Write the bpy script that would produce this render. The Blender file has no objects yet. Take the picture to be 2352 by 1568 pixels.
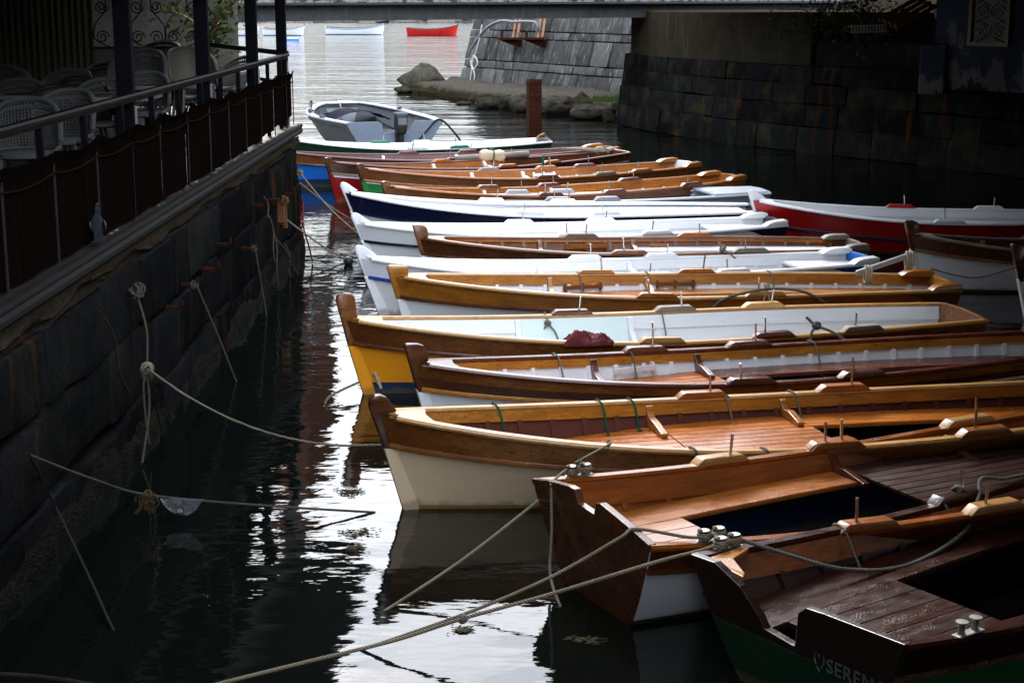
import bpy, bmesh, math, random
from mathutils import Vector, Matrix, noise as mnoise
R = math.radians
rnd = random.Random(7)
scene = bpy.context.scene
col = scene.collection

# ------------------------------------------------------------------ camera, sky, sun, exposure
CAM_H = 3.7; PITCH = R(12.25)
cd = bpy.data.cameras.new('camera'); cam = bpy.data.objects.new('camera', cd); col.objects.link(cam)
cd.lens = 56.0; cd.sensor_width = 36.0; cd.clip_end = 6000; cd.clip_start = 0.05
cam.location = (0, 0, CAM_H); cam.rotation_euler = (R(90) - PITCH, 0, 0)
scene.camera = cam
SUN_EL = 40; SUN_AZ = -14          # degrees, azimuth to the right of +Y
w = bpy.data.worlds.new('World'); scene.world = w; w.use_nodes = True
nt = w.node_tree; nt.nodes.clear()
def wn(t, **k):
    n = nt.nodes.new(t)
    for a, b in k.items():
        setattr(n, a, b)
    return n
sky = wn('ShaderNodeTexSky'); sky.sky_type = 'NISHITA'; sky.sun_disc = False
sky.sun_elevation = R(SUN_EL); sky.sun_rotation = R(SUN_AZ)
hs = wn('ShaderNodeHueSaturation'); hs.inputs['Saturation'].default_value = 0.33
tc = wn('ShaderNodeTexCoord')
mp = wn('ShaderNodeMapping'); mp.inputs['Scale'].default_value = (1.0, 1.0, 2.6)
nz = wn('ShaderNodeTexNoise'); nz.inputs['Scale'].default_value = 2.6; nz.inputs['Detail'].default_value = 6; nz.inputs['Roughness'].default_value = .62
cr = wn('ShaderNodeValToRGB'); cr.color_ramp.elements[0].position = .34; cr.color_ramp.elements[0].color = (.62, .66, .72, 1)
cr.color_ramp.elements[1].position = .66; cr.color_ramp.elements[1].color = (1.45, 1.43, 1.38, 1)
mx = wn('ShaderNodeMix'); mx.data_type = 'RGBA'; mx.blend_type = 'MULTIPLY'; mx.inputs[0].default_value = 1
bg = wn('ShaderNodeBackground'); bg.inputs['Strength'].default_value = 0.15
ow = wn('ShaderNodeOutputWorld')
L = nt.links.new
L(sky.outputs[0], hs.inputs['Color']); L(tc.outputs['Generated'], mp.inputs[0]); L(mp.outputs[0], nz.inputs['Vector'])
L(nz.outputs[0], cr.inputs[0]); L(hs.outputs[0], mx.inputs[6]); L(cr.outputs[0], mx.inputs[7])
sz = wn('ShaderNodeSeparateXYZ'); mr = wn('ShaderNodeMapRange'); mr.inputs[1].default_value = 0.0; mr.inputs[2].default_value = .5; mr.inputs[3].default_value = .10; mr.inputs[4].default_value = 1.6
m2 = wn('ShaderNodeMix'); m2.data_type = 'RGBA'; m2.blend_type = 'MULTIPLY'; m2.inputs[0].default_value = 1       # overcast: dimmer towards the horizon
er = wn('ShaderNodeValToRGB'); ee = er.color_ramp.elements; ee.new(.17); ee.new(.40); ee.new(.06)
for e_, (p_, c_) in zip(ee, ((0.0, .03), (.07, .062), (.17, .36), (.40, .84), (1.0, 1.0))): e_.position = p_; e_.color = (c_, c_, c_, 1)
mr.inputs[1].default_value = 0; mr.inputs[2].default_value = 1; mr.inputs[3].default_value = 0; mr.inputs[4].default_value = 1.6
L(tc.outputs['Generated'], sz.inputs[0]); L(sz.outputs[2], er.inputs[0]); L(er.outputs[0], mr.inputs[0]); L(mx.outputs[2], m2.inputs[6]); L(mr.outputs[0], m2.inputs[7])
my = wn('ShaderNodeMapRange'); my.inputs[1].default_value = .15; my.inputs[2].default_value = -.75; my.inputs[3].default_value = 1.0; my.inputs[4].default_value = 3.9
m3 = wn('ShaderNodeMix'); m3.data_type = 'RGBA'; m3.blend_type = 'MULTIPLY'; m3.inputs[0].default_value = 1       # sky brightened behind the viewer as fill for the hull sides
L(sz.outputs[1], my.inputs[0]); L(m2.outputs[2], m3.inputs[6]); L(my.outputs[0], m3.inputs[7])
L(m3.outputs[2], bg.inputs[0]); L(bg.outputs[0], ow.inputs[0])
sd = bpy.data.lights.new('sun', 'SUN'); sd.energy = 1.1; sd.angle = R(18); sd.color = (1, .96, .9)
so = bpy.data.objects.new('sun', sd); col.objects.link(so)
so.rotation_euler = Vector((-math.sin(R(SUN_AZ)) * math.cos(R(SUN_EL)), -math.cos(R(SUN_AZ)) * math.cos(R(SUN_EL)), -math.sin(R(SUN_EL)))).to_track_quat('-Z', 'Y').to_euler()
so.location = (0, 40, 40)
vs = scene.view_settings; vs.view_transform = 'Standard'; vs.look = 'None'; vs.exposure = 1.63; vs.gamma = 1.0; vs.use_curve_mapping = False

# ------------------------------------------------------------------ helpers
FD = 56.0 / 36.0 * 2352
def px(u, v, Z=0.0, Y=None):
    """point of the world seen at (u, v) of the 2352x1568 view, on height Z or at distance Y"""
    a = (u - 1176) / FD; b = (784 - v) / FD
    d = Vector((a, math.cos(PITCH) + b * math.sin(PITCH), -math.sin(PITCH) + b * math.cos(PITCH)))
    t = (Z - CAM_H) / d.z if Y is None else Y / d.y
    return Vector((0, 0, CAM_H)) + d * t

class MB:
    def __init__(s): s.v = []; s.f = []; s.m = []
    def add(s, vs, fs, mi=0):
        n = len(s.v); s.v += [tuple(p) for p in vs]
        s.f += [tuple(i + n for i in f) for f in fs]; s.m += [mi] * len(fs); return s
    def obox(s, c, ax, ay, az, mi=0):
        c, ax, ay, az = Vector(c), Vector(ax), Vector(ay), Vector(az)
        vs = [c + ax * i + ay * j + az * k for k in (-1, 1) for j in (-1, 1) for i in (-1, 1)]
        return s.add(vs, [(0, 2, 3, 1), (4, 5, 7, 6), (0, 1, 5, 4), (2, 6, 7, 3), (0, 4, 6, 2), (1, 3, 7, 5)], mi)
    def box(s, c, size, rz=0, mi=0):
        ca, sa = math.cos(rz), math.sin(rz); hx, hy, hz = (q / 2 for q in size)
        return s.obox(c, (ca * hx, sa * hx, 0), (-sa * hy, ca * hy, 0), (0, 0, hz), mi)
    def bar(s, a, b, w, h, up=(0, 0, 1), mi=0):
        a, b = Vector(a), Vector(b); d = b - a
        side = d.cross(Vector(up)).normalized(); u = side.cross(d).normalized()
        return s.obox((a + b) / 2, d / 2, side * w / 2, u * h / 2, mi)
    def prism(s, poly, off, mi=0):
        poly = [Vector(p) for p in poly]; off = Vector(off); n = len(poly)
        vs = poly + [p + off for p in poly]
        fs = [tuple(range(n))[::-1], tuple(range(n, 2 * n))] + [(i, (i + 1) % n, n + (i + 1) % n, n + i) for i in range(n)]
        return s.add(vs, fs, mi)
    def grid(s, rows, mi=0, closed=False):
        n = len(rows[0]); vs = [p for r in rows for p in r]; fs = []
        for i in range(len(rows) - 1):
            for j in range(n if closed else n - 1):
                k = (j + 1) % n
                fs.append((i * n + j, i * n + k, (i + 1) * n + k, (i + 1) * n + j))
        return s.add(vs, fs, mi)
    def sweep(s, path, prof, up=(0, 0, 1), mi=0, caps=True):
        """prof in (side, up) metres; side = tangent x up"""
        path = [Vector(p) for p in path]; rows = []; up = Vector(up)
        for i, p in enumerate(path):
            t = (path[min(i + 1, len(path) - 1)] - path[max(i - 1, 0)]).normalized()
            sd_ = t.cross(up).normalized(); u2 = sd_.cross(t)
            rows.append([p + sd_ * a + u2 * b for a, b in prof])
        n = len(prof); s.grid(rows, mi, True)
        if caps:
            b0 = len(s.v) - n * len(path); b1 = len(s.v) - n
            s.f += [tuple(range(b0, b0 + n)), tuple(range(b1, b1 + n))[::-1]]; s.m += [mi, mi]
        return s
    def tube(s, path, r, n=6, mi=0, taper=None):
        path = [Vector(p) for p in path]; rows = []; ref = None
        for i, p in enumerate(path):
            t = path[min(i + 1, len(path) - 1)] - path[max(i - 1, 0)]
            if t.length < 1e-9: t = Vector((0, 0, 1))
            t.normalize()
            if ref is None: ref = t.orthogonal()
            ref = (ref - t * ref.dot(t)); ref = ref.normalized() if ref.length > 1e-6 else t.orthogonal().normalized()
            b = t.cross(ref); rr = r * (taper(i / (len(path) - 1)) if taper else 1)
            rows.append([p + (ref * math.cos(q) + b * math.sin(q)) * rr for q in (2 * math.pi * k / n for k in range(n))])
        s.grid(rows, mi, True)
        b0 = len(s.v) - n * len(path); b1 = len(s.v) - n
        s.f += [tuple(range(b0, b0 + n))[::-1], tuple(range(b1, b1 + n))]; s.m += [mi, mi]
        return s
    def lathe(s, c, prof, n=12, mi=0, axis=(0, 0, 1)):
        ax = Vector(axis).normalized(); e = ax.orthogonal().normalized(); g = ax.cross(e); c = Vector(c)
        rows = [[c + ax * z + (e * math.cos(2 * math.pi * k / n) + g * math.sin(2 * math.pi * k / n)) * r for k in range(n)] for r, z in prof]
        return s.grid(rows, mi, True)
    def ball(s, c, r, n=10, sc=(1, 1, 1), mi=0):
        rows = []
        for i in range(n + 1):
            th = math.pi * i / n
            rows.append([(c[0] + r * sc[0] * max(math.sin(th), .001) * math.cos(2 * math.pi * k / (2 * n)), c[1] + r * sc[1] * max(math.sin(th), .001) * math.sin(2 * math.pi * k / (2 * n)), c[2] + r * sc[2] * math.cos(th)) for k in range(2 * n)])
        return s.grid(rows, mi, True)
    def build(s, name, mat, parent=None, smooth=False, bevel=0, sharp=40):
        me = bpy.data.meshes.new(name); me.from_pydata(s.v, [], s.f)
        mats = mat if isinstance(mat, (list, tuple)) else [mat]
        for q in mats: me.materials.append(q)
        if len(mats) > 1: me.polygons.foreach_set('material_index', s.m)
        bm = bmesh.new(); bm.from_mesh(me)
        bmesh.ops.remove_doubles(bm, verts=bm.verts, dist=1e-5)
        bmesh.ops.dissolve_degenerate(bm, edges=bm.edges, dist=1e-5)
        bmesh.ops.recalc_face_normals(bm, faces=bm.faces)
        if bevel:
            bmesh.ops.bevel(bm, geom=[e for e in bm.edges if len(e.link_faces) == 2 and e.calc_face_angle(0) > .5], offset=bevel, segments=2, affect='EDGES', profile=.5)
        bm.to_mesh(me); bm.free()
        if smooth:
            me.polygons.foreach_set('use_smooth', [True] * len(me.polygons)); me.set_sharp_from_angle(angle=R(sharp))
        o = bpy.data.objects.new(name, me); col.objects.link(o)
        if parent is not None: o.parent = parent
        return o
def tag(o, label=None, cat=None, group=None, kind=None):
    for k, v in (('label', label), ('category', cat), ('group', group), ('kind', kind)):
        if v: o[k] = v
    return o
def empty(name, loc=(0, 0, 0), rz=0, label=None, cat=None, group=None):
    o = bpy.data.objects.new(name, None); col.objects.link(o); o.location = loc; o.rotation_euler = (0, 0, rz); o.empty_display_size = .2
    return tag(o, label, cat, group)
def copy_tree(o, parent=None):
    c = o.copy(); col.objects.link(c)
    if parent is not None: c.parent = parent
    for ch in [q for q in bpy.data.objects if q.parent == o]: copy_tree(ch, c)
    return c
def spline(pts, n=8):
    pts = [Vector(p) for p in pts]; out = []
    for i in range(len(pts) - 1):
        p0 = pts[max(i - 1, 0)]; p1 = pts[i]; p2 = pts[i + 1]; p3 = pts[min(i + 2, len(pts) - 1)]
        for k in range(n):
            t = k / n
            out.append(.5 * ((2 * p1) + (p2 - p0) * t + (2 * p0 - 5 * p1 + 4 * p2 - p3) * t * t + (3 * p1 - p0 - 3 * p2 + p3) * t ** 3))
    out.append(pts[-1]); return out
def sag(a, b, drop, n=16):
    a, b = Vector(a), Vector(b)
    return [a.lerp(b, i / n) - Vector((0, 0, drop * 4 * (i / n) * (1 - i / n))) for i in range(n + 1)]

# ------------------------------------------------------------------ materials
class NT:
    def __init__(s, name):
        s.mat = bpy.data.materials.new(name); s.mat.use_nodes = True; s.t = s.mat.node_tree
        s.b = s.t.nodes['Principled BSDF']
    def n(s, t, _o=0, **k):
        nd = s.t.nodes.new(t)
        for a, b in k.items():
            if hasattr(nd, a): setattr(nd, a, b)
            else: s.set(nd, a.replace('_', ' '), b)
        return nd
    def set(s, nd, key, val):
        i = nd.inputs[key]
        if isinstance(val, bpy.types.NodeSocket): s.t.links.new(val, i)
        else: i.default_value = val
    def co(s, scale=(1, 1, 1)):
        c = s.t.nodes.new('ShaderNodeTexCoord'); m = s.t.nodes.new('ShaderNodeMapping')
        m.inputs['Scale'].default_value = scale; s.t.links.new(c.outputs['Object'], m.inputs[0]); return m.outputs[0]
    def noise(s, vec, sc=5, det=4, ro=.55):
        n = s.t.nodes.new('ShaderNodeTexNoise'); s.t.links.new(vec, n.inputs['Vector'])
        n.inputs['Scale'].default_value = sc; n.inputs['Detail'].default_value = det; n.inputs['Roughness'].default_value = ro
        return n.outputs[0]
    def ramp(s, fac, stops):
        n = s.t.nodes.new('ShaderNodeValToRGB'); e = n.color_ramp.elements
        while len(e) < len(stops): e.new(.5)
        for q, (p, c) in zip(e, stops):
            q.position = p; q.color = (*c, 1) if isinstance(c, tuple) else (c, c, c, 1)
        s.t.links.new(fac, n.inputs[0]); return n.outputs[0]
    def mix(s, fac, a, b, mode='MIX'):
        n = s.t.nodes.new('ShaderNodeMix'); n.data_type = 'RGBA'; n.blend_type = mode
        for i, v in ((0, fac), (6, a), (7, b)):
            if isinstance(v, bpy.types.NodeSocket): s.t.links.new(v, n.inputs[i])
            else: n.inputs[i].default_value = v if i == 0 else ((*v, 1) if len(v) == 3 else v)
        return n.outputs[2]
    def math(s, op, a, b=0.0):
        n = s.t.nodes.new('ShaderNodeMath'); n.operation = op
        for i, v in ((0, a), (1, b)):
            if isinstance(v, bpy.types.NodeSocket): s.t.links.new(v, n.inputs[i])
            else: n.inputs[i].default_value = v
        return n.outputs[0]
    def bump(s, h, dist=.01, strength=1.0):
        n = s.t.nodes.new('ShaderNodeBump'); n.inputs['Distance'].default_value = dist; n.inputs['Strength'].default_value = strength
        s.t.links.new(h, n.inputs['Height']); s.t.links.new(n.outputs[0], s.b.inputs['Normal']); return n
    def rand(s):
        n = s.t.nodes.new('ShaderNodeNewGeometry'); return n.outputs['Random Per Island']
    def base(s, c, rough=None, **k):
        s.set(s.b, 'Base Color', c if isinstance(c, bpy.types.NodeSocket) else (*c, 1))
        if rough is not None: s.set(s.b, 'Roughness', rough)
        for a, v in k.items(): s.set(s.b, a.replace('_', ' '), v)
        return s.mat
def sc3(c, k): return tuple(q * k for q in c)

def wood(name, light, dark, rough=.3, stain=.5, wet=True, coat=.2, bow=0.0):
    m = NT(name); g = m.noise(m.co((1.2, 26, 26)), 2.2, 6, .65); g2 = m.noise(m.co((1.1, 5, 5)), 1.7, 4, .6)
    c = m.ramp(g, [(.28, dark), (.5, sc3(tuple((a + b) / 2 for a, b in zip(light, dark)), 1.05)), (.72, light)])
    c = m.mix(m.ramp(g2, [(.38, 0.0), (.66, .8)]), c, dark)
    st = m.noise(m.co((3, 9, 9)), 2.5, 5, .7)
    c = m.mix(m.ramp(st, [(.62, 0.0), (.72, stain)]), c, sc3(dark, .22))
    if bow:          # darker old varnish on the bow end of the strake
        bx = m.t.nodes.new('ShaderNodeSeparateXYZ'); m.t.links.new(m.co(), bx.inputs[0])
        c = m.mix(m.ramp(m.math('MULTIPLY', m.math('ADD', bx.outputs[0], m.math('MULTIPLY', m.noise(m.co((1.5, 8, 14)), 1.5, 4, .6), 1.6)), .2), [((bow + .1) * .2, .8), ((bow + 1.3) * .2, 0.0)]), c, (.07, .018, .005))
    sp = m.noise(m.co((14, 22, 22)), 2, 1)
    c = m.mix(m.ramp(sp, [(.70, 0.0), (.73, stain)]), c, (.012, .008, .006))
    isl = m.rand(); c = m.mix(1.0, c, m.ramp(isl, [(0, .78), (1, 1.18)]), 'MULTIPLY')
    rr = m.ramp(m.noise(m.co((2, 8, 8)), 2, 3), [(.3, rough * .8), (.75, rough * 1.35)])
    h = m.math('MULTIPLY', g, .5)
    if wet:
        v = m.t.nodes.new('ShaderNodeTexVoronoi'); v.feature = 'F1'; v.inputs['Scale'].default_value = 85; m.t.links.new(m.co(), v.inputs['Vector'])
        dr = m.ramp(v.outputs['Distance'], [(0, 1.0), (.48, 0.0)])
        msk = m.ramp(m.noise(m.co((3, 6, 6)), 2, 3), [(.42, 0.0), (.6, 1.0)])
        h = m.math('ADD', h, m.math('MULTIPLY', m.math('MULTIPLY', dr, msk), 1.1))
    m.bump(h, .0022, .8)
    return m.base(c, rr, Coat_Weight=coat, Coat_Roughness=.12)
def paint(name, c, rough=.35, dirt=.25, chips=0.0, under=(.2, .15, .1), coat=.1):
    m = NT(name); n = m.noise(m.co((.8, 2, 3)), 2, 6, .6)
    k = m.mix(m.ramp(n, [(.35, 0.0), (.75, dirt)]), c, sc3(c, .62))
    st = m.noise(m.co((7, 7, .6)), 1.5, 4, .6); k = m.mix(m.ramp(st, [(.6, 0.0), (.8, dirt * .7)]), k, tuple(a * .5 + b * .2 for a, b in zip(c, (.25, .18, .1))))
    if chips:
        cp = m.noise(m.co((5, 12, 12)), 4, 5, .7); k = m.mix(m.ramp(cp, [(.64, 0.0), (.67, chips)]), k, under)
    sp = m.noise(m.co((1, 1, 1)), 34, 1); k = m.mix(m.ramp(sp, [(.76, 0.0), (.79, .5 * dirt + .1)]), k, (.06, .045, .035))
    scr = m.noise(m.co((.9, 1.5, 55)), 2.2, 3, .6); k = m.mix(m.ramp(scr, [(.64, 0.0), (.72, .28)]), k, tuple(a * .55 + .02 for a in c))
    zz = m.t.nodes.new('ShaderNodeSeparateXYZ'); m.t.links.new(m.co(), zz.inputs[0]); wl = m.math('SUBTRACT', zz.outputs[2], m.math('MULTIPLY', m.noise(m.co((2, 2, .5)), 3, 5, .7), .14))
    k = m.mix(m.ramp(m.math('ADD', wl, .5), [(.46, .75), (.50, 0.0)]), k, tuple(a * .3 + b * .7 for a, b in zip(c, (.10, .075, .03))))
    m.bump(m.noise(m.co((.6, 3, 9)), 3, 4), .004, .5)
    return m.base(k, m.ramp(n, [(.3, rough * .75), (.7, rough * 1.4)]), Coat_Weight=coat, Coat_Roughness=.1)
def metal(name, c, rough=.3, rust=0.0):
    m = NT(name); n = m.noise(m.co(), 14, 5, .7)
    k = m.mix(m.ramp(n, [(.45, 0.0), (.62, 1.0 if rust else .2)]), c, (.040, .009, .002) if rust else sc3(c, .6))
    m.bump(n, .003 if rust else .0006)
    return m.base(k, rough + .25 * (1 if rust else 0), Metallic=0.0 if rust else 1.0, **({'Specular IOR Level': .1} if rust else {}))
def stone(name, c1, c2, rough=.8, streak=.5, moss=0.0, bump=.02, rust=.0, scale=1.0, spec=0.0):
    m = NT(name); v = m.co((scale,) * 3); n = m.noise(v, 3, 8, .65); n2 = m.noise(v, 26, 5, .7)
    c = m.ramp(n, [(.3, c2), (.7, c1)]); c = m.mix(.5, c, m.ramp(n2, [(.3, sc3(c2, .5)), (.7, sc3(c1, 1.25))]))
    c = m.mix(1.0, c, m.ramp(m.rand(), [(0, .62), (1, 1.4)]), 'MULTIPLY')
    if streak:
        s_ = m.noise(m.co((5, 5, .35)), 1.6, 5, .6); c = m.mix(m.ramp(s_, [(.55, 0.0), (.68, streak)]), c, sc3(c1, 1.9))
    if rust:
        s_ = m.noise(m.co((2.2, 2.2, .22)), 1.4, 4, .55); c = m.mix(m.ramp(s_, [(.60, 0.0), (.72, rust)]), c, (.05, .019, .007))
    if moss:
        s_ = m.noise(v, 1.7, 5, .6); c = m.mix(m.ramp(s_, [(.5, 0.0), (.66, moss)]), c, (.05, .055, .02))
    m.bump(m.math('ADD', n, m.math('MULTIPLY', n2, .5)), bump, .9)
    return m.base(c, rough, **{'Specular IOR Level': spec})
def rope_mat(name, c):
    m = NT(name); wv = m.t.nodes.new('ShaderNodeTexWave'); wv.bands_direction = 'DIAGONAL'; wv.inputs['Scale'].default_value = 26; wv.inputs['Distortion'].default_value = 1.5
    m.t.links.new(m.co(), wv.inputs['Vector']); n = m.noise(m.co(), 4, 4)
    k = m.mix(wv.outputs['Fac'], sc3(c, .45), c); k = m.mix(m.ramp(n, [(.45, 0.0), (.7, .6)]), k, sc3(c, .4))
    m.bump(wv.outputs['Fac'], .003); return m.base(k, .9, **{'Specular IOR Level': .15})
def plain(name, c, rough=.6, **k):
    m = NT(name); n = m.noise(m.co(), 6, 5, .6)
    return m.base(m.mix(m.ramp(n, [(.3, 0.0), (.7, .6)]), c, sc3(c, .55)), rough, **k)

GOLD, GOLDD = (.52, .215, .024), (.25, .08, .009)
M = dict(
    gold=wood('golden_varnish', GOLD, GOLDD), goldtop=wood('weathered_golden_varnish', (.58, .34, .11), (.34, .15, .035), .34, .6, True, .12),
    amber=wood('amber_varnish', (.46, .155, .016), (.19, .05, .007), .3, .75), chest=wood('chestnut_varnish', (.38, .125, .014), (.10, .025, .005), .3, .85, bow=.8), russet=wood('russet_varnish', (.38, .105, .011), (.15, .036, .006), .28, .5), redshade=wood('wet_shaded_mahogany', (.050, .010, .004), (.020, .005, .0025), .3, .3, True, .05), amber2=wood('worn_amber_varnish', (.46, .19, .025), (.17, .05, .008), .3, 1.0, bow=.75), ebony=wood('black_brown_wood', (.03, .010, .006), (.012, .005, .003), .35, .3, True, .1),  # wet mahogany copy darkened in colour to stand for shade on one boat
    dark=wood('dark_varnish', (.13, .042, .014), (.045, .014, .006), .25, .5),
    red=wood('mahogany_varnish', (.15, .036, .016), (.06, .014, .007), .25, .3), floor=wood('floorboard_varnish', (.58, .185, .018), (.32, .08, .008), .27, .4, True, .14),
    floord=wood('dark_floorboards', (.062, .026, .017), (.028, .012, .009), .33, .3, True, .1), brown=wood('brown_varnish', (.26, .09, .02), (.10, .03, .008), .3, .5),
    orange=wood('orange_varnish', (.42, .15, .03), (.2, .06, .012), .3, .4), grey=wood('weathered_grey_wood', (.22, .18, .14), (.1, .08, .06), .6, .4, False, 0),
    white=paint('white_paint', (.75, .76, .77), .35, .12, .3, (.35, .34, .33)), whiteg=paint('white_gloss', (.77, .78, .80), .28, .08), palegreen=paint('pale_green_paint', (.66, .76, .74), .4, .15),
    cream=paint('cream_paint', (.64, .48, .30), .4, .25), yellow=paint('yellow_paint', (.75, .28, .004), .35, .2), navy=paint('navy_paint', (.006, .009, .035), .25, .3, .25, (.2, .2, .22)),
    blue=paint('blue_paint', (.004, .12, .50), .35, .25), blued=paint('deep_blue_paint', (.003, .02, .06), .4, .3), bluel=paint('blue_line_paint', (.01, .05, .35), .3, .2),
    green=paint('green_paint', (.008, .16, .03), .35, .25), greend=paint('dark_green_paint', (.003, .026, .009), .4, .3), teal=paint('teal_green_paint', (.005, .13, .075), .35, .2),
    scarlet=paint('scarlet_paint', (.38, .006, .006), .3, .2), redp=paint('red_paint', (.21, .004, .006), .3, .2), redlin=paint('red_lead_paint', (.095, .021, .010), .5, .25), mbhull=paint('chalky_grey_hull', (.36, .375, .39), .6, .5, .3, (.2, .18, .16), 0), mbtr=paint('blue_grey_transom', (.19, .23, .29), .55, .4, .2, (.3, .28, .25), 0), mbin=paint('dull_grey_inside', (.13, .14, .15), .6, .3, 0, (.2, .2, .2), 0), greyp=paint('grey_gelcoat', (.36, .39, .43), .3, .15), greyl=paint('pale_grey_gelcoat', (.52, .56, .61), .3, .15, .15, (.7, .7, .7)),
    maroon=wood('maroon_paint_wood', (.14, .035, .03), (.06, .016, .014), .4, .3), ochre=paint('ochre_scum', (.30, .15, .02), .6, .4), black=plain('black_paint', (.01, .01, .012), .5),
    steel=metal('stainless_steel', (.55, .53, .50), .25), rust=metal('rusty_iron', (.016, .0045, .0018), .6, 1), galv=metal('galvanised', (.33, .33, .32), .5),
    rope=rope_mat('hemp_rope', (.28, .235, .16)), ropeg=rope_mat('grey_rope', (.22, .22, .19)), roped=rope_mat('dark_rope', (.025, .022, .018)), ropegr=rope_mat('green_cord', (.01, .12, .06)), ropeshade=rope_mat('shade_darkened_rope', (.09, .08, .058)), ropey=rope_mat('pale_rope', (.62, .58, .42)), roper=rope_mat('red_cord', (.25, .02, .02)), ropew=rope_mat('white_rope', (.6, .6, .58)),  # quay rope is a copy darkened in colour to stand for shade
)

# ------------------------------------------------------------------ setting: water
m = NT('harbour_water')
pos = m.t.nodes.new('ShaderNodeNewGeometry').outputs['Position']
sep = m.t.nodes.new('ShaderNodeSeparateXYZ'); m.t.links.new(pos, sep.inputs[0])
def vmap(vec, scale, rz=0):
    q = m.t.nodes.new('ShaderNodeMapping'); q.inputs['Scale'].default_value = scale; q.inputs['Rotation'].default_value = (0, 0, rz); m.t.links.new(vec, q.inputs[0]); return q.outputs[0]
n1 = m.noise(vmap(pos, (.8, 1.7, 1), .12), 2.3, 2, .45); n2 = m.noise(vmap(pos, (.7, 1.3, 1), -.2), .75, 2, .5); n3 = m.noise(vmap(pos, (1, 2.4, 1), .05), 7.5, 2, .5)
chop = m.t.nodes.new('ShaderNodeMapRange'); chop.inputs[1].default_value = 9; chop.inputs[2].default_value = 60; chop.inputs[3].default_value = .22; chop.inputs[4].default_value = .8; m.t.links.new(sep.outputs[1], chop.inputs[0])
hh = m.math('ADD', m.math('MULTIPLY', n1, .55), m.math('ADD', m.math('MULTIPLY', n2, 1.0), m.math('MULTIPLY', n3, .07)))
far = m.t.nodes.new('ShaderNodeMapRange'); far.inputs[1].default_value = 26; far.inputs[2].default_value = 48; far.inputs[3].default_value = 0; far.inputs[4].default_value = 1; m.t.links.new(sep.outputs[1], far.inputs[0])
n4 = m.noise(vmap(pos, (.16, .62, 1), .06), 1.0, 3, .5); n5 = m.noise(vmap(pos, (.05, .16, 1), -.05), 1.0, 2, .5)
hf = m.math('MULTIPLY', m.math('ADD', m.math('MULTIPLY', n4, 1.5), m.math('MULTIPLY', n5, 2.2)), far.outputs[0])
m.bump(m.math('ADD', m.math('MULTIPLY', hh, chop.outputs[0]), hf), .05, 1.0)
rg = m.t.nodes.new('ShaderNodeMapRange'); rg.inputs[1].default_value = 40; rg.inputs[2].default_value = 150; rg.inputs[3].default_value = .012; rg.inputs[4].default_value = .105; m.t.links.new(sep.outputs[1], rg.inputs[0])
WATER = m.base((.0025, .004, .0032), rg.outputs[0], IOR=1.5)
b = MB(); b.add([(-2500, -60, 0), (2500, -60, 0), (2500, 4500, 0), (-2500, 4500, 0)], [(0, 1, 2, 3)])
tag(b.build('water', WATER), 'dark rippled harbour water between the quays running out to a pale sea', 'water', kind='structure')
b = MB(); b.add([(-2500, -60, -2.5), (2500, -60, -2.5), (2500, 4500, -2.5), (-2500, 4500, -2.5)], [(0, 1, 2, 3)])
tag(b.build('seabed', plain('seabed_mud', (.02, .022, .016), .9)), 'dark muddy seabed under the harbour water', 'seabed', kind='structure')

# ------------------------------------------------------------------ stone walls
def block_wall(b, path, courses, wr, depth=.45, gap=.022, jit=.02, lean=0.0, seed=1, mi=0, z_jit=.0):
    """rounded blocks along a polyline of (x, y); courses = [(z0, z1)]; lean = metres the face steps back per metre up"""
    rr = random.Random(seed); P = [Vector((*p, 0)) for p in path]
    seg = [(P[i + 1] - P[i]).length for i in range(len(P) - 1)]; tot = sum(seg)
    def at(s_):
        s_ = min(max(s_, 0), tot); i = 0
        while i < len(seg) - 1 and s_ > seg[i]: s_ -= seg[i]; i += 1
        d = (P[i + 1] - P[i]).normalized(); return P[i] + d * s_, d
    for z0, z1 in courses:
        s_ = -rr.uniform(0, wr[1])
        while s_ < tot:
            e = s_ + rr.uniform(*wr); a = max(s_, 0); c = min(e, tot)
            if c - a > .08:
                p, d = at((a + c) / 2); nrm = Vector((-d.y, d.x, 0)); o_ = rr.uniform(-jit, jit)
                zz0 = z0 + rr.uniform(-z_jit, z_jit); zz1 = z1 + rr.uniform(-z_jit, z_jit)
                pts = []
                for yy, z in ((0, zz0 + gap / 2), (0, zz1 - gap / 2)):
                    back = nrm * (lean * z + o_)
                    for sx in (a + gap / 2, c - gap / 2):
                        pts.append(p + d * (sx - (a + c) / 2) + back + Vector((0, 0, z)))
                f0, f1, g0, g1 = pts; k = nrm * depth
                b.add([f0, f1, f0 + k, f1 + k, g0, g1, g0 + k, g1 + k], [(0, 2, 3, 1), (4, 5, 7, 6), (0, 1, 5, 4), (2, 6, 7, 3), (0, 4, 6, 2), (1, 3, 7, 5)], mi)
            s_ = e
def rough_up(o, cut, amp, sc, seed=0):
    """displace a mesh by noise along its normals"""
    me = o.data; bm = bmesh.new(); bm.from_mesh(me)
    if cut: bmesh.ops.subdivide_edges(bm, edges=[e for e in bm.edges if e.calc_length() > cut], cuts=2, use_grid_fill=True)
    bm.normal_update(); off = Vector((seed * 7.3, seed * 3.1, 0))
    for v in bm.verts: v.co += v.normal * amp * mnoise.noise(v.co * sc + off)
    bm.to_mesh(me); bm.free(); me.polygons.foreach_set('use_smooth', [True] * len(me.polygons)); return o

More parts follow.
